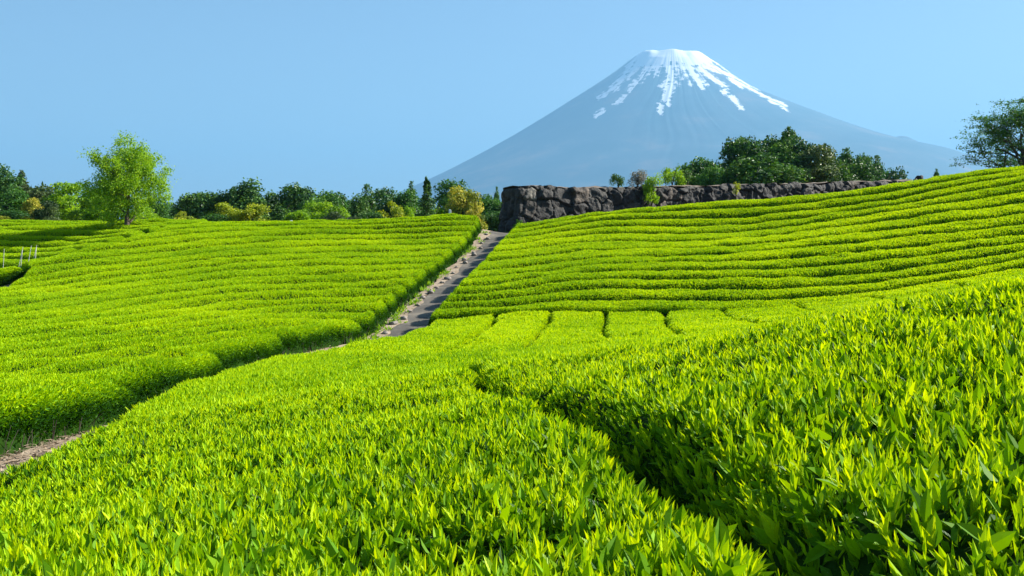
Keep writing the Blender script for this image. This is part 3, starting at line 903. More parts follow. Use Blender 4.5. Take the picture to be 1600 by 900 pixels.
ad = N.new('ShaderNodeMath'); ad.operation = 'MULTIPLY_ADD'; ad.inputs[1].default_value = 26.0; ad.inputs[2].default_value = -13.0
L.new(n1.outputs['Fac'], ad.inputs[0])
sm = N.new('ShaderNodeMath'); sm.operation = 'ADD'; L.new(ad.outputs[0], sm.inputs[0]); L.new(a.outputs['Fac'], sm.inputs[1])
mr = N.new('ShaderNodeMapRange'); mr.inputs[1].default_value = -0.6; mr.inputs[2].default_value = 0.9
L.new(sm.outputs[0], mr.inputs[0])
n2 = N.new('ShaderNodeTexNoise'); n2.inputs['Scale'].default_value = 0.0011; n2.inputs['Detail'].default_value = 9; n2.inputs['Roughness'].default_value = 0.6
L.new(tc.outputs['Object'], n2.inputs['Vector'])
rr_ = ramp(N, [(0.38, (0.060, 0.125, 0.165)), (0.55, (0.085, 0.145, 0.185)), (0.70, (0.19, 0.19, 0.20))])  # bluish haze of distance mixed into the rock colours
L.new(n2.outputs['Fac'], rr_.inputs[0])
mx = N.new('ShaderNodeMix'); mx.data_type = 'RGBA'; mx.inputs[7].default_value = (0.96, 0.97, 0.98, 1)
L.new(mr.outputs[0], mx.inputs[0]); L.new(rr_.outputs[0], mx.inputs[6])
p = N.new('ShaderNodeBsdfPrincipled'); p.inputs['Roughness'].default_value = 0.9; p.inputs['Specular IOR Level'].default_value = 0.1
L.new(mx.outputs[2], p.inputs['Base Color'])
o_ = N.new('ShaderNodeOutputMaterial'); L.new(p.outputs[0], o_.inputs[0])
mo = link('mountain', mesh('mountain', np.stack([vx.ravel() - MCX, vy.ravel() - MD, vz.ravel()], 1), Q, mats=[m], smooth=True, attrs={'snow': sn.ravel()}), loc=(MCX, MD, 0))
tag(mo, 'huge blue volcano with a snow-streaked flat summit', 'mountain', kind='structure')

# ------------------------------------------------------------------ HAZE
hm, N, L = new_mat('haze_air')
pv = N.new('ShaderNodeVolumePrincipled')
pv.inputs['Color'].default_value = (0.196, 0.436, 0.680, 1)
pv.inputs['Density'].default_value = 5.6e-5
pv.inputs['Anisotropy'].default_value = 0.12
o_ = N.new('ShaderNodeOutputMaterial'); L.new(pv.outputs[0], o_.inputs['Volume'])
hb = np.array([(x, y, z) for z in (-45.0, 3620.0) for x, y in ((-42000, -42000), (42000, -42000), (42000, 42000), (-42000, 42000))])
hq = [(0, 3, 2, 1), (4, 5, 6, 7), (0, 1, 5, 4), (1, 2, 6, 5), (2, 3, 7, 6), (3, 0, 4, 7)]
hz_ = link('haze', mesh('haze', hb, hq, mats=[hm]))
tag(hz_, kind='stuff')

# ------------------------------------------------------------------ STONE WALL
M_rock, N, L = new_mat('dark_lava_stone')
a = N.new('ShaderNodeAttribute'); a.attribute_name = 'tone'
tc = N.new('ShaderNodeTexCoord')
n1 = N.new('ShaderNodeTexNoise'); n1.inputs['Scale'].default_value = 4; n1.inputs['Detail'].default_value = 10; n1.inputs['Roughness'].default_value = 0.7
L.new(tc.outputs['Object'], n1.inputs['Vector'])
r1 = ramp(N, [(0.0, (0.011, 0.0105, 0.009)), (0.35, (0.021, 0.020, 0.017)), (0.65, (0.036, 0.034, 0.028)), (0.85, (0.060, 0.044, 0.030)), (1.0, (0.11, 0.108, 0.09))])
L.new(a.outputs['Fac'], r1.inputs[0])
r2 = ramp(N, [(0.35, (0.45, 0.45, 0.47)), (0.55, (1, 1, 1)), (0.66, (2.6, 2.5, 2.4))])
L.new(n1.outputs['Fac'], r2.inputs[0])
mx = N.new('ShaderNodeMix'); mx.data_type = 'RGBA'; mx.blend_type = 'MULTIPLY'; mx.inputs[0].default_value = 1
L.new(r1.outputs[0], mx.inputs[6]); L.new(r2.outputs[0], mx.inputs[7])
p = N.new('ShaderNodeBsdfPrincipled'); p.inputs['Roughness'].default_value = 0.85
L.new(mx.outputs[2], p.inputs['Base Color'])
n3 = N.new('ShaderNodeTexNoise'); n3.inputs['Scale'].default_value = 5; n3.inputs['Detail'].default_value = 10
L.new(tc.outputs['Object'], n3.inputs['Vector'])
b = N.new('ShaderNodeBump'); b.inputs['Strength'].default_value = 0.9; b.inputs['Distance'].default_value = 0.12
L.new(n3.outputs['Fac'], b.inputs['Height']); L.new(b.outputs[0], p.inputs['Normal'])
o_ = N.new('ShaderNodeOutputMaterial'); L.new(p.outputs[0], o_.inputs[0])

W0 = np.array([0.45, 67.4]); WD = np.array([math.cos(R(34)), math.sin(R(34))]); WN = np.array([WD[1], -WD[0]])   # WN points to the viewer
BK = -WN
LEN, ENDL = 62.0, 1.7
def wtop(s): return np.interp(s, [-4, 0, 6, 16.8, 38.5, 62], [3.58, 3.6, 3.68, 4.14, 5.22, 6.35])
ss = np.arange(-ENDL, LEN, 0.075); vv = np.linspace(0, 1, 50)
SS, VV = np.meshgrid(ss, vv)
zb = np.interp(SS, [-4, 0, 10, 20, 62], [0.1, 0.1, 0.6, 1.0, 2.6])
jag = 0.10 * vnoise(SS, SS * 0 + 5, 1.1) + 0.06 * vnoise(SS, SS * 0 + 2, 0.45)
ZZ = zb + (wtop(SS) + jag - zb) * VV
se = np.maximum(SS, 0); eb = np.maximum(-SS, 0)
bx = W0[0] + WD[0] * se + BK[0] * eb; by = W0[1] + WD[1] * se + BK[1] * eb
mixc = np.clip(SS / 0.5 * 0.5 + 0.5, 0, 1)                     # rounded corner between end face and front
nxx = WN[0] * mixc - WD[0] * (1 - mixc); nyy = WN[1] * mixc - WD[1] * (1 - mixc)
nl_ = np.hypot(nxx, nyy); nxx /= nl_; nyy /= nl_
r_ = np.random.default_rng(21)
seeds = []
for row, zc in enumerate(np.arange(-0.4, 7, 0.86)):
    s_ = -ENDL - 0.8 + (row % 2) * 0.6
    while s_ < LEN + 1:
        wst = r_.uniform(0.5, 1.65); seeds.append((s_ + wst / 2, zc + r_.uniform(-0.32, 0.32))); s_ += wst
seeds = np.array(seeds)
wsx = SS + 0.11 * vnoise(SS, ZZ, 0.9) + 0.07 * vnoise(SS, ZZ + 40, 0.3); wsz = ZZ - 0.02 * SS + 0.11 * vnoise(SS + 50, ZZ, 0.9) + 0.07 * vnoise(SS + 9, ZZ, 0.3)
q = np.stack([wsx.ravel(), wsz.ravel()], 1)
f1 = np.empty(len(q)); f2 = np.empty(len(q)); id1 = np.empty(len(q), int)
for i in range(0, len(q), 8000):
    d = np.hypot(q[i:i + 8000, None, 0] - seeds[None, :, 0], (q[i:i + 8000, None, 1] - seeds[None, :, 1]) * 1.15)
    o2 = np.argpartition(d, 1, axis=1)[:, :2]; dd = np.take_along_axis(d, o2, 1)
    sw = dd[:, 0] > dd[:, 1]; o2[sw] = o2[sw][:, ::-1]; dd.sort(axis=1)
    f1[i:i + 8000], f2[i:i + 8000], id1[i:i + 8000] = dd[:, 0], dd[:, 1], o2[:, 0]
edge = (f2 - f1).reshape(SS.shape)
sid = id1.reshape(SS.shape)
bul = np.clip(edge / 0.17, 0, 1); bul = np.sqrt(1 - (1 - bul) ** 2)
tl = r_.normal(0, 0.20, (len(seeds), 2)); pro = r_.normal(0, 0.07, len(seeds))
disp = bul * 0.40 + (tl[sid, 0] * (wsx - seeds[sid, 0]) + tl[sid, 1] * (wsz - seeds[sid, 1])) * np.clip(edge / 0.25, 0, 1) + pro[sid]
disp += 0.045 * vnoise(SS, ZZ, 0.5) + 0.035 * vnoise(SS + 7, ZZ, 0.2) - 0.42 * (VV - 0.5) * np.where(SS < 1.5, 1.3, 0.7) - 0.18 * np.clip((VV - 0.93) / 0.07, 0, 1)
PX = bx + nxx * disp; PY = by + nyy * disp
tn = np.clip(r_.beta(1.6, 1.8, len(seeds)), 0, 1)[sid]
V = np.stack([PX.ravel(), PY.ravel(), ZZ.ravel()], 1); tone = tn.ravel()
vid = np.arange(SS.size).reshape(SS.shape)
Q = np.stack([vid[:-1, :-1], vid[:-1, 1:], vid[1:, 1:], vid[1:, :-1]], -1).reshape(-1, 4)
wallroot = link('stone_wall', mesh('stone_wall', V, Q, mats=[M_rock], smooth=True, attrs={'tone': tone}))
tag(wallroot, 'long dark dry-stone wall of big rough lava boulders along the top of the right slope', 'stone wall')
# earth filling behind the stones
M_cap = noise_mat('wall_top_earth', [(0.3, (0.10, 0.075, 0.055)), (0.55, (0.20, 0.16, 0.12)), (0.8, (0.30, 0.26, 0.21))], scale=1.5, bump=0.8, bscale=9)
s2 = np.arange(0, LEN - 0.2, 0.4); u2 = np.linspace(0.0, 1, 6)
S2, U2 = np.meshgrid(s2, u2)
off = -0.06 - U2 * 1.75
CX = W0[0] + WD[0] * S2 + WN[0] * off; CY = W0[1] + WD[1] * S2 + WN[1] * off
CZ = wtop(S2) - 0.02 + 0.05 * vnoise(CX, CY, 0.6) + 0.07 * np.sin(U2 * PI)
back = CZ.copy()[-1:]; 
CXb = np.vstack([CX, CX[-1:]]); CYb = np.vstack([CY, CY[-1:]]); CZb = np.vstack([CZ, np.full((1, len(s2)), -1.0)])
vid = np.arange(CXb.size).reshape(CXb.shape)
Q = np.stack([vid[:-1, :-1], vid[:-1, 1:], vid[1:, 1:], vid[1:, :-1]], -1).reshape(-1, 4)
link('earth_fill', mesh('earth_fill', np.stack([CXb.ravel(), CYb.ravel(), CZb.ravel()], 1), Q, mats=[M_cap], smooth=True), wallroot)

# ------------------------------------------------------------------ TREES
G_DARK = [(0.0, (0.012, 0.050, 0.014)), (0.5, (0.062, 0.165, 0.026)), (1.0, (0.20, 0.35, 0.04))]
G_MID = [(0.0, (0.015, 0.06, 0.012)), (0.5, (0.060, 0.18, 0.022)), (1.0, (0.15, 0.31, 0.035))]
G_BRT = [(0.0, (0.04, 0.13, 0.006)), (0.5, (0.20, 0.39, 0.008)), (1.0, (0.42, 0.60, 0.015))]
G_YEL = [(0.0, (0.06, 0.15, 0.008)), (0.5, (0.34, 0.42, 0.012)), (1.0, (0.74, 0.70, 0.02))]
G_OCH = [(0.0, (0.06, 0.13, 0.012)), (0.45, (0.32, 0.36, 0.02)), (1.0, (0.80, 0.66, 0.09))]
G_BRN = [(0.0, (0.018, 0.050, 0.015)), (0.5, (0.062, 0.120, 0.034)), (1.0, (0.18, 0.24, 0.08))]
G_PNK = [(0.0, (0.04, 0.06, 0.03)), (0.5, (0.20, 0.20, 0.16)), (1.0, (0.50, 0.45, 0.44))]
G_TEAL = [(0.0, (0.015, 0.060, 0.018)), (0.5, (0.060, 0.165, 0.036)), (1.0, (0.16, 0.30, 0.05))]
MT = {k: leaf_mat('foliage_' + k, v, trans=t, tint=(1.2, 1.15, 0.6), rough=0.5, spec=0.3) for k, v, t in
      (('dark', G_DARK, .22), ('mid', G_MID, .32), ('bright', G_BRT, .42), ('yellow', G_YEL, .3), ('ochre', G_OCH, .25), ('brown', G_BRN, .25), ('pink', G_PNK, .2), ('teal', G_TEAL, .25))}

def tube(pts, rad, sides=6):
    pts = np.asarray(pts, float); n = len(pts)
    V = []
    t = np.gradient(pts, axis=0); t = unit(t)
    ref = np.array([0.31, 0.87, 0.11])
    for i in range(n):
        a_ = np.cross(t[i], ref); a_ /= np.linalg.norm(a_) + 1e-9; b_ = np.cross(t[i], a_)
        for k in range(sides):
            an = 2 * PI * k / sides
            V.append(pts[i] + rad[i] * (a_ * math.cos(an) + b_ * math.sin(an)))
    Q = [(i * sides + k, i * sides + (k + 1) % sides, (i + 1) * sides + (k + 1) % sides, (i + 1) * sides + k) for i in range(n - 1) for k in range(sides)]
    return np.array(V), np.array(Q)

class Tubes:
    def __init__(s): s.V = []; s.Q = []; s.n = 0
    def add(s, pts, rad, sides=6):
        V, Q = tube(pts, rad, sides); s.V.append(V); s.Q.append(Q + s.n); s.n += len(V)
    def mesh(s, name, mat): return mesh(name, np.concatenate(s.V), np.concatenate(s.Q), mats=[mat], smooth=True)

def leaves_on(batch, pos, nrm, size, tone, spread=0.6, ratio=0.6, lod=2, upb=0.0):
    n = len(pos)
    t_ = rng.normal(size=(n, 3)); ax = unit(t_ - nrm * (t_ * nrm).sum(1, keepdims=True) * (1 - spread) + np.array([[0, 0, upb]]))
    s_ = unit(np.cross(ax, nrm + rng.normal(size=(n, 3)) * spread)); n_ = np.cross(s_, ax)
    ln = size * rng.uniform(0.6, 1.3, n)
    batch.add(lod, pos - ax * (ln / 2)[:, None], ax, s_, n_, ln, ln * ratio * rng.uniform(.8, 1.2, n), tone, 0, fold=0.2, curl=0.1)

def crown_mesh(kind, mat, h, wd, seed, n, leaf):
    """crown of height h and width wd whose bottom is at z=0.12h; returns mesh"""
    global rng
    keep = rng; rng = np.random.default_rng(seed)
    B_ = LeafBatch()
    a = wd / 2
    if kind == 'conifer':
        tiers = int(h / 0.36)
        for k in range(tiers):
            f = (k + 0.6) / tiers
            z = h * (0.10 + 0.90 * f); rad = a * (1 - f) ** 0.8 * rng.uniform(0.8, 1.1)
            nb = max(4, int(9 * (1 - f) + 3))
            for j in range(nb):
                an = rng.uniform(0, 2 * PI); L_ = rad * rng.uniform(0.65, 1.1) + 0.12
                m_ = max(5, int(n / tiers / nb))
                u = rng.uniform(0.05, 1, m_) ** 0.7
                px_ = np.cos(an) * L_ * u; py_ = np.sin(an) * L_ * u
                wv = 0.30 * L_ * (1 - 0.5 * u)
                pos = np.stack([px_ + rng.normal(0, 1, m_) * wv * 0.55, py_ + rng.normal(0, 1, m_) * wv * 0.55, z + rng.normal(0, .12) - 0.22 * L_ * u ** 1.5 + rng.normal(0, 0.09, m_)], 1)
                nr = unit(np.stack([np.cos(an) * np.full(m_, .4), np.sin(an) * np.full(m_, .4), np.ones(m_)], 1))
                leaves_on(B_, pos, nr, leaf, np.clip(rng.normal(0.5, 0.2, m_), 0, 1), 0.5, 0.45)
    else:
        if kind == 'round': nl, flat, lr = 24, 0.9, 0.40
        elif kind == 'tall': nl, flat, lr = 34, 1.0, 0.36
        elif kind == 'dome': nl, flat, lr = 34, 0.75, 0.34
        elif kind == 'pointed': nl, flat, lr = 34, 1.1, 0.40
        cs = []
        for k in range(nl):
            for _ in range(60):
                v_ = rng.uniform(-1, 1, 3)
                if v_ @ v_ < 1 and (v_ @ v_ > 0.2 or k < 3): break
            zc = h * (0.5 + 0.40 * v_[2])
            f = (zc / h)
            ww = 1.0
            if kind == 'pointed': ww = max(0.10, 1.35 * (0.96 - f))
            elif kind == 'tall': ww = 0.62 + 0.5 * math.sin(min(1, f * 1.1) * PI) * 0.8
            cs.append((v_[0] * a * 0.72 * ww, v_[1] * a * 0.72 * ww, zc, a * lr * rng.uniform(0.7, 1.25) * (0.6 + 0.4 * ww), rng.normal(0, 0.16)))
        tot = sum(c[3] ** 2 for c in cs)
        for cx_, cy_, cz_, r0, tn_ in cs:
            m_ = int(n * r0 * r0 / tot)
            v_ = unit(rng.normal(size=(m_, 3)))
            v_[:, 2] = np.where((v_[:, 2] < -0.25) & (rng.uniform(size=m_) < 0.6), -v_[:, 2], v_[:, 2])
            rad = r0 * (rng.uniform(0.55, 1.08, m_) + 0.20 * np.sin(v_[:, 0] * 9 + v_[:, 2] * 7 + cx_ * 5) * np.cos(v_[:, 1] * 8 + cz_))
            pos = np.array([[cx_, cy_, cz_]]) + v_ * rad[:, None] * np.array([[1, 1, flat]])
            tone = np.clip(0.45 + tn_ + rng.normal(0, 0.17, m_) + 0.18 * v_[:, 2] * 0 , 0, 1)
            leaves_on(B_, pos, unit(v_ + np.array([[0, 0, 0.35]])), leaf, tone, 0.7, 0.62)
        if kind in ('pointed',):
            m_ = n // 30
            z = rng.uniform(0.78, 0.99, m_) * h
            pos = np.stack([rng.normal(0, 1, m_) * a * (1.04 - z / h) * 0.9, rng.normal(0, 1, m_) * a * (1.04 - z / h) * 0.9, z], 1)
            leaves_on(B_, pos, unit(rng.normal(size=(m_, 3)) + [[0, 0, .5]]), leaf * .8, np.clip(rng.normal(0.5, .15, m_), 0, 1), 0.7, 0.5)
    me = B_.build('crown', [mat])
    rng = keep
    return me

def trunk_mesh(h, r, seed, lean=0.0, mat=None):
    g_ = np.random.default_rng(seed)
    tb = Tubes()
    n_ = 6
    pts = [(lean * i / n_ * h + g_.normal(0, 0.012 * h), g_.normal(0, 0.012 * h), h * 0.62 * i / n_) for i in range(n_ + 1)]
    pts[0] = (0, 0, -0.4)
    tb.add(pts, np.linspace(r, r * 0.4, n_ + 1), 7)
    for k in range(5):
        i = g_.integers(2, n_); an = g_.uniform(0, 2 * PI); L_ = h * g_.uniform(0.18, 0.3)
        p0 = np.array(pts[i]); d = np.array([math.cos(an), math.sin(an), 0.9]); d /= np.linalg.norm(d)
        tb.add([p0, p0 + d * L_ * .5, p0 + d * L_ + np.array([0, 0, .08 * h])], [r * .45, r * .28, r * .08], 5)
    return tb.mesh('trunk', mat or M_bark)

LIB = {}
def lib(kind, matk, var):
    key = (kind, matk, var)
    if key not in LIB:
        n, leaf = (9000, 0.29) if kind != 'conifer' else (9000, 0.24)
        sd_ = abs(hash((len(kind) * 7 + ord(kind[0]), len(matk) * 3 + ord(matk[0]), var))) % 10007
        LIB[key] = (crown_mesh(kind, MT[matk], 8.0, 6.0 if kind not in ('conifer', 'pointed') else 4.4, sd_, n, leaf), trunk_mesh(8.0, 0.20, sd_ + 1))
    return LIB[key]

def tree(px, ytop, wpx, Y, kind, matk, label, group=None, cat='tree', name='broadleaf_tree', var=0, gz=None, hmin=None):
    top = at(px, ytop, Y)
    zg = float(ground(top[0], Y)) if gz is None else gz
    h = (top[2] - zg) * (1.0 if kind == 'conifer' else 1.07)
    if hmin: h = max(h, hmin)
    wm = wpx * (1.45 if kind != 'conifer' else 1.5) * Y / F
    cme, tme = lib(kind, matk, var)
    root = link(name, None, loc=(top[0], Y, zg))
    base_w = 6.0 if kind not in ('conifer', 'pointed') else 4.4
    s3 = (wm / base_w, wm / base_w, h / 8.0)
    c = link('crown', cme, root); t = link('trunk', tme, root)
    c.scale = s3; t.scale = (min(s3[2], s3[0] * 1.3),) * 2 + (s3[2],)
    rz = rng.uniform(0, 2 * PI); c.rotation_euler = (0, 0, rz); t.rotation_euler = (0, 0, rz)
    tag(root, label, cat, group)
    return root

GL, GM, GR = 'woods behind the left field', 'woods behind the left slope', 'woods behind the stone wall'
EV = 'evergreen_tree'; BR = 'broadleaf_tree'; CO = 'conifer_tree'; BU = 'bush'
# left group
tree(-45, 250, 80, 96, 'tall', 'teal', 'blue-green tree cut off by the left edge of the woods', GL, name=EV, var=1)
tree(2, 266, 62, 92, 'round', 'teal', 'tallest blue-green tree at the far left edge', GL, name=EV)
tree(34, 273, 40, 105, 'pointed', 'brown', 'olive brown pointed tree rising behind the far left woods', GL, name=CO)
tree(18, 296, 64, 88, 'round', 'mid', 'round mid-green tree at the far left, in front of the blue-green one', GL)
tree(62, 290, 56, 98, 'dome', 'brown', 'spreading dark brown-green tree between the left edge and the bright maples', GL)
tree(48, 312, 30, 86, 'dome', 'ochre', 'small yellow-tinged bush-like tree under the brown-green tree', GL)
tree(66, 286, 16, 112, 'conifer', 'dark', 'slim dark spire behind the spreading brown-green tree', GL, name=CO, var=1)
tree(108, 284, 72, 90, 'dome', 'bright', 'bright green maple left of the tall round tree', GL, var=1)
tree(142, 300, 60, 86, 'round', 'bright', 'lower bright green tree touching the left side of the tall round tree', GL, var=2)
tree(75, 318, 40, 82, 'round', 'brown', 'low dull brown shrub-like tree before the bright maple', GL)
tree(165, 312, 54, 80, 'dome', 'bright', 'low bright green tree just behind the trunk of the tall round tree', GL, var=3)
tree(240, 312, 44, 82, 'round', 'mid', 'mid-green tree just right of the tall round tree', GL, var=1)
tree(222, 322, 50, 76, 'dome', 'bright', 'low bright bush at the right foot of the tall round tree', GL, cat='bush', name=BU, var=1)
tree(15, 330, 50, 80, 'round', 'mid', 'low green bush at the far left edge of the woods', GL, cat='bush', name=BU, var=2)
tree(2, 338, 24, 78, 'dome', 'ochre', 'small yellow-brown shrub at the very left edge', GL, cat='bush', name=BU, var=1)
# middle group, left to right
M_ = [(270, 318, 42, 130, 'round', 'teal', 'hazy blue-green tree first to the right of the tall round tree', 1),
      (302, 306, 46, 120, 'tall', 'dark', 'dark evergreen standing behind the leftmost yellow-green bush', 0),
      (338, 294, 50, 118, 'tall', 'dark', 'tall dark evergreen above the left yellow-crowned tree', 1),
      (366, 300, 34, 122, 'pointed', 'dark', 'narrow dark evergreen between the two tallest of the middle woods', 0),
      (391, 291, 54, 118, 'tall', 'dark', 'tallest dark evergreen above the right yellow-crowned tree', 2),
      (430, 302, 46, 119, 'tall', 'dark', 'dark evergreen right of the yellow-crowned pair', 3),
      (452, 294, 52, 121, 'round', 'dark', 'broad dark evergreen at the middle of the tree line', 1),
      (478, 304, 30, 124, 'pointed', 'dark', 'thin dark evergreen left of the pale green round crown', 1),
      (510, 297, 50, 112, 'round', 'mid', 'pale green round-crowned tree in the middle of the tree line', 3),
      (545, 309, 42, 118, 'round', 'teal', 'blue-green tree right of the pale green round crown', 2),
      (574, 296, 40, 116, 'pointed', 'dark', 'dark peaked evergreen standing up right of centre of the tree line', 2),
      (560, 314, 36, 108, 'tall', 'dark', 'dark low evergreen at the left foot of the peaked one', 2),
      (606, 304, 46, 120, 'round', 'teal', 'blue-green tree behind the yellow-green tree near the conifer', 0),
      (640, 300, 42, 118, 'round', 'mid', 'mid-green tree left of the tiered conifer', 0),
      (643, 292, 20, 135, 'pointed', 'teal', 'hazy small spire left of the tiered conifer', 1),
      (700, 292, 48, 112, 'round', 'mid', 'mid-green tree behind the golden flowering tree', 1),
      (745, 306, 40, 118, 'round', 'teal', 'blue-green tree right of the golden flowering tree', 1),
      (768, 310, 44, 112, 'tall', 'mid', 'green tree beside the left end of the stone wall', 1),
      (776, 300, 14, 130, 'pointed', 'teal', 'tiny hazy spire beside the left end of the stone wall', 2),
      (790, 322, 50, 100, 'round', 'teal', 'dark green tree behind the corner of the stone wall', 3)]
for i, (px, yt, wp, Y, k, mk, lab, vr) in enumerate(M_):
    tree(px, yt - 2, wp * 1.35, Y, k, mk, lab, GM, name=CO if k == 'pointed' else (EV if mk == 'dark' else BR), var=vr)
F_ = [(290, 327, 40, 92, 'dome', 'yellow', 'leftmost yellow-green bush below the dark evergreens', 0, 'bush'),
      (330, 338, 60, 90, 'round', 'mid', 'low green hedge-like bush right of the leftmost yellow-green bush', 1, 'bush'),
      (352, 318, 46, 92, 'dome', 'yellow', 'left one of the two yellow-crowned trees', 1, 'tree'),
      (394, 316, 48, 91, 'dome', 'yellow', 'right one of the two yellow-crowned trees', 2, 'tree'),
      (376, 328, 34, 93, 'dome', 'yellow', 'low yellow-green crown between the two yellow-crowned trees', 3, 'tree'),
      (466, 330, 50, 90, 'dome', 'bright', 'low bright green bush left of the fresh green tree', 0, 'bush'),
      (497, 311, 50, 94, 'dome', 'bright', 'fresh green tree in front of the pale round crown', 2, 'tree'),
      (524, 322, 44, 92, 'round', 'bright', 'lower fresh green tree right of the fresh green one', 3, 'tree'),
      (520, 334, 36, 88, 'round', 'brown', 'small dull brown-green shrub below the fresh green trees', 1, 'bush'),
      (550, 336, 26, 90, 'dome', 'brown', 'small greyish shrub on the crest right of the brown-green one', 2, 'bush'),
      (582, 334, 42, 90, 'round', 'mid', 'low green bush on the crest below the peaked evergreen', 2, 'bush'),
      (612, 309, 46, 94, 'dome', 'yellow', 'yellow-green tree left of the tiered conifer', 0, 'tree'),
      (640, 322, 26, 92, 'dome', 'bright', 'small bright tree between the yellow-green tree and the conifer', 1, 'tree'),
      (700, 293, 38, 98, 'round', 'bright', 'fresh green crown just right of the tiered conifer', 1, 'tree'),
      (722, 296, 52, 97, 'dome', 'ochre', 'golden flowering tree right of the tiered conifer', 0, 'tree'),
      (740, 312, 34, 96, 'dome', 'ochre', 'lower golden bough at the right side of the flowering tree', 2, 'tree')]
for px, yt, wp, Y, k, mk, lab, vr, ct in F_:
    tree(px, yt, wp * 0.92, Y, k, mk, lab, GM, ct, BR if ct == 'tree' else BU, vr)
tree(667, 278, 40, 90, 'conifer', 'dark', 'dark tiered conifer standing above the middle tree line', GM, name=CO, var=2)
# behind the wall
W_ = [(1090, 247, 44, 100, 'round', 'mid', 'greyish green tree above the wall left of the big dark grove', 3, BR),
      (1112, 252, 36, 97, 'dome', 'mid', 'yellow-green lit tree above the wall beside the greyish one', 2, BR),
      (1150, 222, 52, 108, 'tall', 'dark', 'dark evergreen at the left end of the big grove', 0, EV),
      (1180, 226, 50, 104, 'round', 'dark', 'dark evergreen in the left half of the big grove', 2, EV),
      (1208, 209, 58, 108, 'tall', 'dark', 'tallest dark evergreen of the big grove', 1, EV),
      (1232, 211, 42, 106, 'pointed', 'dark', 'pointed dark evergreen just right of the tallest one in the grove', 0, CO),
      (1246, 220, 52, 103, 'round', 'dark', 'broad dark evergreen right of the middle of the grove', 3, EV),
      (1272, 232, 56, 101, 'dome', 'brown', 'olive evergreen with pale tips at the right part of the grove', 0, EV),
      (1190, 248, 80, 98, 'round', 'dark', 'low dark evergreen filling the front of the grove over the wall', 0, EV),
      (1300, 240, 46, 108, 'tall', 'dark', 'dark evergreen at the right shoulder of the grove', 3, EV),
      (1322, 242, 40, 118, 'pointed', 'teal', 'pointed blue-green tree right of the grove', 0, CO),
      (1346, 252, 38, 122, 'tall', 'teal', 'blue-green tree, second one right of the grove', 1, EV),
      (1370, 254, 34, 130, 'pointed', 'teal', 'small pointed blue-green tree farther along the wall', 1, CO),
      (1396, 266, 40, 136, 'round', 'teal', 'low blue-green tree near the end of the visible wall', 1, EV),
      (1412, 273, 24, 136, 'round', 'teal', 'lowest blue-green tree where the wall disappears', 2, EV),
      (1336, 262, 50, 112, 'round', 'dark', 'low dark tree above the wall right of the grove', 1, EV),
      (1430, 276, 16, 120, 'round', 'teal', 'tiny green shrub past the end of the wall', 3, BU),
      (1463, 267, 17, 95, 'pointed', 'teal', 'little lone dark green tree on the slope crest left of the big spreading tree', 2, BR)]
for px, yt, wp, Y, k, mk, lab, vr, nm in W_:
    tree(px, yt - (4 if wp > 30 else 0), wp * (1.3 if wp > 30 else 1.0), Y, k, mk, lab, GR, 'bush' if nm == BU else 'tree', nm, vr)

# far wood filling the gaps behind the single trees
keep_rng = rng; rng = np.random.default_rng(77)
B_ = LeafBatch()
for (xa, xb, ytp, Yw) in ((-60, 130, 312, 150), (255, 800, 318, 165), (1150, 1340, 256, 150)):
    for px in np.arange(xa, xb, 9.0):
        Yt = Yw + rng.uniform(-8, 12); tp = at(px + rng.uniform(-4, 4), ytp + rng.normal(0, 4), Yt)
        for k in range(4):
            r0 = rng.uniform(0.9, 1.5); m_ = 110
            c = np.array([tp[0] + rng.normal(0, .9), Yt + rng.normal(0, .9), tp[2] - r0 - k * 1.6])
            v_ = unit(rng.normal(size=(m_, 3)))
            leaves_on(B_, c + v_ * (r0 * rng.uniform(.6, 1.1, m_))[:, None], unit(v_ + [[0, 0, .35]]), 0.42, np.clip(rng.normal(.4 + .1 * rng.normal(), .16, m_), 0, 1), .7, .62)
tag(link('woodland', B_.build('woodland', [MT['teal']])), 'distant dark wood behind the single trees', 'woodland', kind='stuff')
rng = keep_rng

# shrubs on and against the wall
def shrub(px, yt, yb, wp, Y, matk, label, n=1300, leaf=0.12, stems=True):
    top = at(px, yt, Y); bot = at(px, yb, Y); h = top[2] - bot[2]; wm = wp * Y / F
    global rng
    B_ = LeafBatch()
    for k in range(9):
        c = np.array([rng.uniform(-.32, .32) * wm, rng.uniform(-.32, .32) * wm, h * (0.14 + 0.66 * (k + 0.5) / 9)])
        r0 = min(wm, h) * rng.uniform(0.20, 0.32); m_ = n // 9
        v_ = unit(rng.normal(size=(m_, 3)))
        leaves_on(B_, c + v_ * (r0 * rng.uniform(0.4, 1.15, m_))[:, None] * np.array([[1, 1, 1.1]]), unit(v_ + [[0, 0, .4]]), leaf, np.clip(rng.normal(.55, .2, m_), 0, 1), .7, .5)
    root = link('shrub', None, loc=bot)
    link('foliage', B_.build('foliage', [MT[matk]]), root)
    tb = Tubes()
    for k in range(4):
        an = rng.uniform(0, 2 * PI); tb.add([(0, 0, -.3), (.1 * wm * math.cos(an), .1 * wm * math.sin(an), .3 * h), (.25 * wm * math.cos(an), .25 * wm * math.sin(an), .75 * h)], [.035, .025, .008], 5)
    link('stem', tb.mesh('stem', M_bark), root)
    tag(root, label, 'shrub')
def wallY(px, off=0.0):
    d = ray(px, 300); A = np.array([[d[0], -WD[0]], [1.0, -WD[1]]]); r = np.linalg.solve(A, W0 + WN * off)
    return r[0]
shrub(1018, 270, 320, 30, wallY(1018, 0.7), 'bright', 'bright green shrub climbing the front of the stone wall', 2600, 0.13)
shrub(966, 272, 290, 28, wallY(966, -0.5), 'dark', 'small dark wind-blown shrub standing on top of the wall', 900, 0.12)
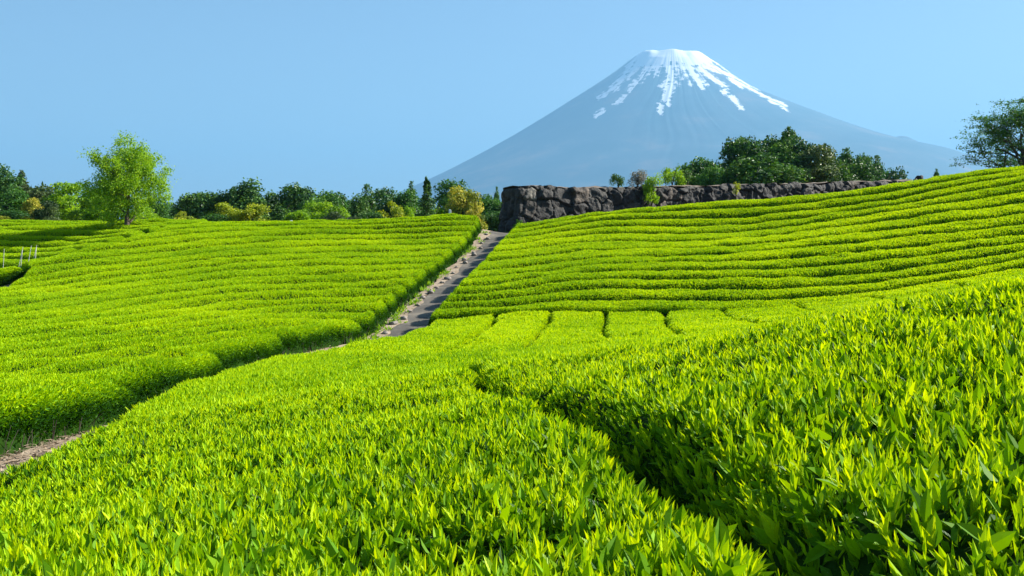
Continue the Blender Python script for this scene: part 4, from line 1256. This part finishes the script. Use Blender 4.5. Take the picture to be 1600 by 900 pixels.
shrub(996, 265, 290, 30, wallY(996, -0.8), 'pink', 'shrub with greyish pink blossoms on top of the wall', 1600, 0.11)
shrub(1050, 262, 288, 44, wallY(1050, -1.2), 'bright', 'light green bush on the wall top right of the climbing shrub', 1600, 0.14)
shrub(1074, 262, 287, 20, wallY(1074, -1.0), 'dark', 'small dark shrub on the wall top before the greyish tree', 500, 0.12)
shrub(1150, 282, 306, 13, wallY(1150, 0.55), 'yellow', 'small yellow-green creeper hanging on the wall face', 420, 0.10)
shrub(808, 340, 366, 15, 66.9, 'mid', 'small green weed growing at the foot of the wall end', 420, 0.13)

# boulder past the end of the wall
def blob(name, loc, rx, ry, rz, mat, seed, sub=3, amp=0.18):
    import bmesh
    bm = bmesh.new(); bmesh.ops.create_icosphere(bm, subdivisions=sub, radius=1)
    co = np.array([v.co[:] for v in bm.verts])
    g_ = np.random.default_rng(seed); ds = unit(g_.normal(size=(9, 3))); of = g_.uniform(0.72, 1.0, 9)
    k = np.ones(len(co))
    for d_, o_ in zip(ds, of):
        pr = co @ d_; k = np.minimum(k, np.where(pr > o_ * 0.8, o_ * 0.8 / np.maximum(pr, 1e-3), 1))
    nz = vnoise(co[:, 0] * 1.0 + seed, co[:, 1] + co[:, 2] * 1.7, 0.35)
    co = co * (k * (1 + amp * 0.35 * nz))[:, None] * np.array([[rx, ry, rz]])
    for v, c in zip(bm.verts, co): v.co = c
    for f_ in bm.faces: f_.smooth = True
    me = bpy.data.meshes.new(name); bm.to_mesh(me); bm.free(); me.materials.append(mat)
    return link(name, me, loc=loc)
q = at(1437, 277, 100)
tag(blob('boulder', (q[0], q[1], q[2] - 0.25), 0.42, 0.4, 0.5, M_rock, 3), 'dark boulder sticking up past the far end of the stone wall', 'boulder')

# -------- skeleton trees
def skeleton(root_pos, h, trunk_r, seed, env, nlimb=6, up=0.6, lift=0.0, depth=4, curve=0.15, first=0.25, tmul=0.72):
    """branches as tubes; returns Tubes and the twig points (pos, dir)"""
    g_ = np.random.default_rng(seed); tb = Tubes(); tips = []
    def inside(p): return env(p)
    def grow(p, d, L_, r0, lev):
        n_ = 5; pts = [p]; dd = d.copy()
        for i in range(n_):
            dd = dd + g_.normal(0, curve, 3) + np.array([0, 0, lift if lev > 0 else 0.05]); dd /= np.linalg.norm(dd)
            pts.append(pts[-1] + dd * L_ / n_)
        r1 = r0 * (0.55 if lev else 0.6)
        tb.add(pts, np.linspace(r0, r1, n_ + 1), 7 if lev < 2 else 4)
        if lev >= depth:
            for q_ in pts[1:]: tips.append(q_)
            return
        if lev >= depth - 1:
            for q_ in pts[2:]: tips.append(q_)
        kids = nlimb if lev == 0 else g_.integers(3, 5)
        for k in range(kids):
            f = first + (1 - first) * (k + 0.6) / kids if lev == 0 else g_.uniform(0.35, 1.0)
            i = min(n_ - 1, int(f * n_)); u = f * n_ - i
            bp = pts[i] * (1 - u) + pts[i + 1] * u
            for _ in range(12):
                an = g_.uniform(0, 2 * PI) if lev else (k * 2.4 + g_.normal(0, .3))
                hv = np.array([math.cos(an), math.sin(an), g_.uniform(-0.1, 0.5) + up * (1 if lev == 0 else 0.2)])
                nd = dd * (0.35 if lev == 0 else 0.75) + hv * 0.8; nd /= np.linalg.norm(nd)
                nL = L_ * tmul * g_.uniform(0.75, 1.15) * (1.0 if lev else 0.85)
                if inside(bp + nd * nL): break
            else:
                nL *= 0.45
            grow(bp, nd, nL, max(r0 * (1 - 0.45 * f) * 0.55, 0.008), lev + 1)
    grow(np.array(root_pos, float), np.array([0.03, 0.0, 1.0]), h, trunk_r, 0)
    return tb, np.array(tips)

# tall round tree on the left
q = at(197, 349, 66.5)
zg = float(ground(q[0], q[1]))
TH_ = at(197, 207, 66.5)[2] - zg
half = 74 * 66.5 / F
root = link('broadleaf_tree', None, loc=(q[0], q[1], zg))
tag(root, 'tall bright green round-crowned tree standing alone on the crest at the left', 'tree')
env = lambda p: ((p[0] + 0.0) / half) ** 2 + (p[1] / half) ** 2 + ((p[2] - TH_ * 0.55) / (TH_ * 0.47)) ** 2 < 0.9
tb, tips = skeleton((0, 0, -0.2), TH_ * 0.55, 0.17, 11, env, nlimb=9, up=0.55, depth=4, first=0.22, tmul=0.62)
link('trunk', tb.mesh('trunk', M_barkp), root)
B_ = LeafBatch()
def shell(n, cx, cy_, cz, ax_, ay, az_, r0, r1, seed, flat=1.0):
    g_ = np.random.default_rng(seed)
    v_ = unit(g_.normal(size=(n, 3))); rd = g_.uniform(r0, r1, n)[:, None]
    c = v_ * rd * np.array([[ax_, ay, az_]]) + np.array([[cx, cy_, cz]])
    return c
sprays = shell(150, 0, 0, TH_ * 0.53, half * 0.95, half * 0.95, TH_ * 0.45, 0.45, 1.0, 4)
tips = np.concatenate([tips, np.repeat(sprays, max(1, len(tips) // 110), 0) + rng.normal(0, 0.17, (150 * max(1, len(tips) // 110), 3))])
k_ = rng.integers(0, len(tips), 7500)
ctr = tips[k_] + rng.normal(0, 0.08, (len(k_), 3))
for rep in range(5):
    pos = ctr + rng.normal(0, 0.10, ctr.shape)
    leaves_on(B_, pos, unit(rng.normal(size=pos.shape) + [[0, 0, .7]]), 0.115, np.clip(rng.normal(.6, .2, len(pos)), 0, 1), .7, .62)
link('crown', B_.build('crown', [MT['bright']]), root)

# spreading tree at the right edge
q = at(1597, 290, 76)
zg = float(ground(q[0], q[1])) - 0.3
top = at(1590, 150, 76)[2]
TH2 = top - zg
half2 = 104 * 76 / F
root = link('broadleaf_tree', None, loc=(q[0], q[1], zg))
tag(root, 'wide spreading dark green tree with bare limbs showing, cut off by the right edge', 'tree')
env = lambda p: (p[0] / half2) ** 2 + (p[1] / half2) ** 2 + ((p[2] - TH2 * 0.50) / (TH2 * 0.52)) ** 2 < 0.95 and p[2] > 0.4
tb, tips = skeleton((0, 0, -0.3), TH2 * 0.50, 0.26, 5, env, nlimb=11, up=0.30, lift=-0.02, depth=4, curve=0.12, first=0.28, tmul=0.80)
link('trunk', tb.mesh('trunk', M_bark), root)
B_ = LeafBatch()
sprays = shell(150, 0, 0, TH2 * 0.46, half2 * 0.90, half2 * 0.9, TH2 * 0.52, 0.45, 1.0, 14)
sprays = sprays[sprays[:, 2] > 0.5]
m_ = max(1, len(tips) // len(sprays))
tips = np.concatenate([tips, np.repeat(sprays, m_, 0) + rng.normal(0, 1, (len(sprays) * m_, 3)) * np.array([[0.48, 0.48, 0.06]])])
tips = tips[np.hypot(tips[:, 0], tips[:, 1]) < half2 * 0.98]
k_ = rng.integers(0, len(tips), 8200)
ctr = tips[k_]
for rep in range(3):
    pos = ctr + rng.normal(0, 1, ctr.shape) * np.array([[0.17, 0.17, 0.07]]) + np.array([[0, 0, -0.03]])
    leaves_on(B_, pos, unit(rng.normal(size=pos.shape) * .5 + [[0, 0, 1]]), 0.14, np.clip(rng.normal(.45, .2, len(pos)), 0, 1), .5, .55)
link('crown', B_.build('crown', [MT['mid']]), root)

# ------------------------------------------------------------------ SMALL THINGS
M_pole = noise_mat('weathered_pole', [(0.3, (0.30, 0.30, 0.29)), (0.7, (0.48, 0.48, 0.46))], scale=20, rough=0.5)
M_white = noise_mat('white_paint', [(0.3, (0.70, 0.70, 0.68)), (0.7, (0.82, 0.82, 0.80))], scale=12, rough=0.5)
PL = [((6.5, 389), (4, 437), 'leftmost thin pale pole standing upright in the far left field'), ((35.8, 386), (27, 428), 'thin pale pole leaning right, left leg of the crossed pair'),
      ((35.2, 390), (32, 421), 'short thin pale pole crossing the top of the leaning one'), ((49, 384), (43.5, 415), 'thin pale pole leaning right beside the crossed pair'),
      ((57.5, 383), (52, 409), 'thin pale pole of the rightmost pair, left one'), ((57, 386), (55, 408), 'thin pale pole of the rightmost pair, right one')]
for (tx, ty), (bx_, by_), lab in PL:
    Yp = 52.5
    a_ = at(tx, ty, Yp); b_ = at(bx_, by_, Yp - 0.3)
    tb = Tubes(); dv = (a_ - b_)
    tb.add([-dv * 0.12, dv * 0.3, dv * 0.65, dv], [0.013, 0.013, 0.012, 0.012], 8); tb.add([dv * 0.999, dv * 1.004], [0.0122, 0.002], 8)
    tag(link('garden_pole', tb.mesh('garden_pole', M_pole), loc=b_), lab, 'pole', 'thin poles in the far left field')
for px, yt, yb, Y, lab in ((703, 327, 340, 66.2, 'short white marker post on the crest below the golden tree'), (455, 344, 352, 66.5, 'tiny white marker post on the crest below the bright bush')):
    a_ = at(px, yt, Y); zb_ = float(ground(a_[0], Y)) - .1
    V = []; hs = 0.07
    for z, s in ((0, hs), (a_[2] - zb_ - .05, hs), (a_[2] - zb_, hs * .55)): V += [(-s, -s, z), (s, -s, z), (s, s, z), (-s, s, z)]
    Q = [(i * 4 + k, i * 4 + (k + 1) % 4, i * 4 + 4 + (k + 1) % 4, i * 4 + 4 + k) for i in range(2) for k in range(4)] + [(8, 9, 10, 11)]
    tag(link('marker_post', mesh('marker_post', np.array(V), Q, mats=[M_white]), loc=(a_[0], Y, zb_)), lab, 'post')

# stones edging the path
M_stone = noise_mat('pale_stone', [(0.3, (0.13, 0.11, 0.10)), (0.55, (0.25, 0.22, 0.19)), (0.8, (0.36, 0.33, 0.30))], scale=5, bump=0.7, bscale=14)
pav = np.array([p for p in pa if p[1] >= 34])
for i in range(22):
    Yp = 35.6 + i * 1.28 + rng.uniform(-.35, .35)
    xp = np.interp(Yp, pav[:, 1], pav[:, 0]) - 0.62 + rng.uniform(-.14, .14)
    s_ = rng.uniform(0.08, 0.18)
    o = blob('edge_stone', (xp, Yp, float(ground(xp, Yp)) + 0.055 + s_ * 0.2), s_ * 1.2, s_ * 1.4, s_ * 0.75, M_stone, 100 + i, 2, 0.3)
    tag(o, 'rough pale stone in the loose row edging the concrete path', 'stone', 'stones edging the concrete path')

# weeds along the path, dry litter on the soil strip
B_ = LeafBatch()
n_ = 55
for i in range(n_):
    Yp = rng.uniform(33, 63); xp = np.interp(Yp, [p[1] for p in pa], [p[0] for p in pa]) - rng.choice([0.7, 0.85, 0.98, 1.08]) + rng.normal(0, .05)
    m_ = int(rng.integers(8, 26)); pos = np.stack([xp + rng.normal(0, .10, m_), Yp + rng.normal(0, .14, m_), np.zeros(m_)], 1)
    pos[:, 2] = ground(pos[:, 0], pos[:, 1]) + 0.05
    ax = unit(np.array([[0, 0, 1]]) + rng.normal(size=(m_, 3)) * .55); s_, nn_ = leaf_frames(m_, ax)
    B_.add(2, pos, ax, s_, nn_, rng.uniform(.08, .24, m_), rng.uniform(.03, .06, m_), np.clip(rng.normal(.5, .2, m_), 0, 1), 0)
tag(link('weeds', B_.build('weeds', [MT['bright']])), kind='stuff')
M_straw = noise_mat('dry_straw', [(0.3, (0.16, 0.11, 0.07)), (0.55, (0.32, 0.25, 0.17)), (0.8, (0.48, 0.41, 0.31))], scale=3)
B_ = LeafBatch()
m_ = 14000
y = rng.uniform(6, 33, m_); x = -5.15 + rng.uniform(-1.15, 1.15, m_)
an = rng.uniform(0, 2 * PI, m_); ax = unit(np.stack([np.cos(an), np.sin(an), rng.normal(0.08, .16, m_)], 1))
s_ = unit(np.cross(ax, np.array([[0, 0, 1.0]]) + rng.normal(size=(m_, 3)) * .3)); nn_ = np.cross(s_, ax)
pos = np.stack([x, y, ground(x, y) + 0.045 + rng.uniform(0, .03, m_)], 1)
B_.add(2, pos, ax, s_, nn_, rng.uniform(.05, .26, m_), rng.uniform(.008, .03, m_), 0.5, 0)
tag(link('dry_litter', B_.build('dry_litter', [M_straw])), kind='stuff')
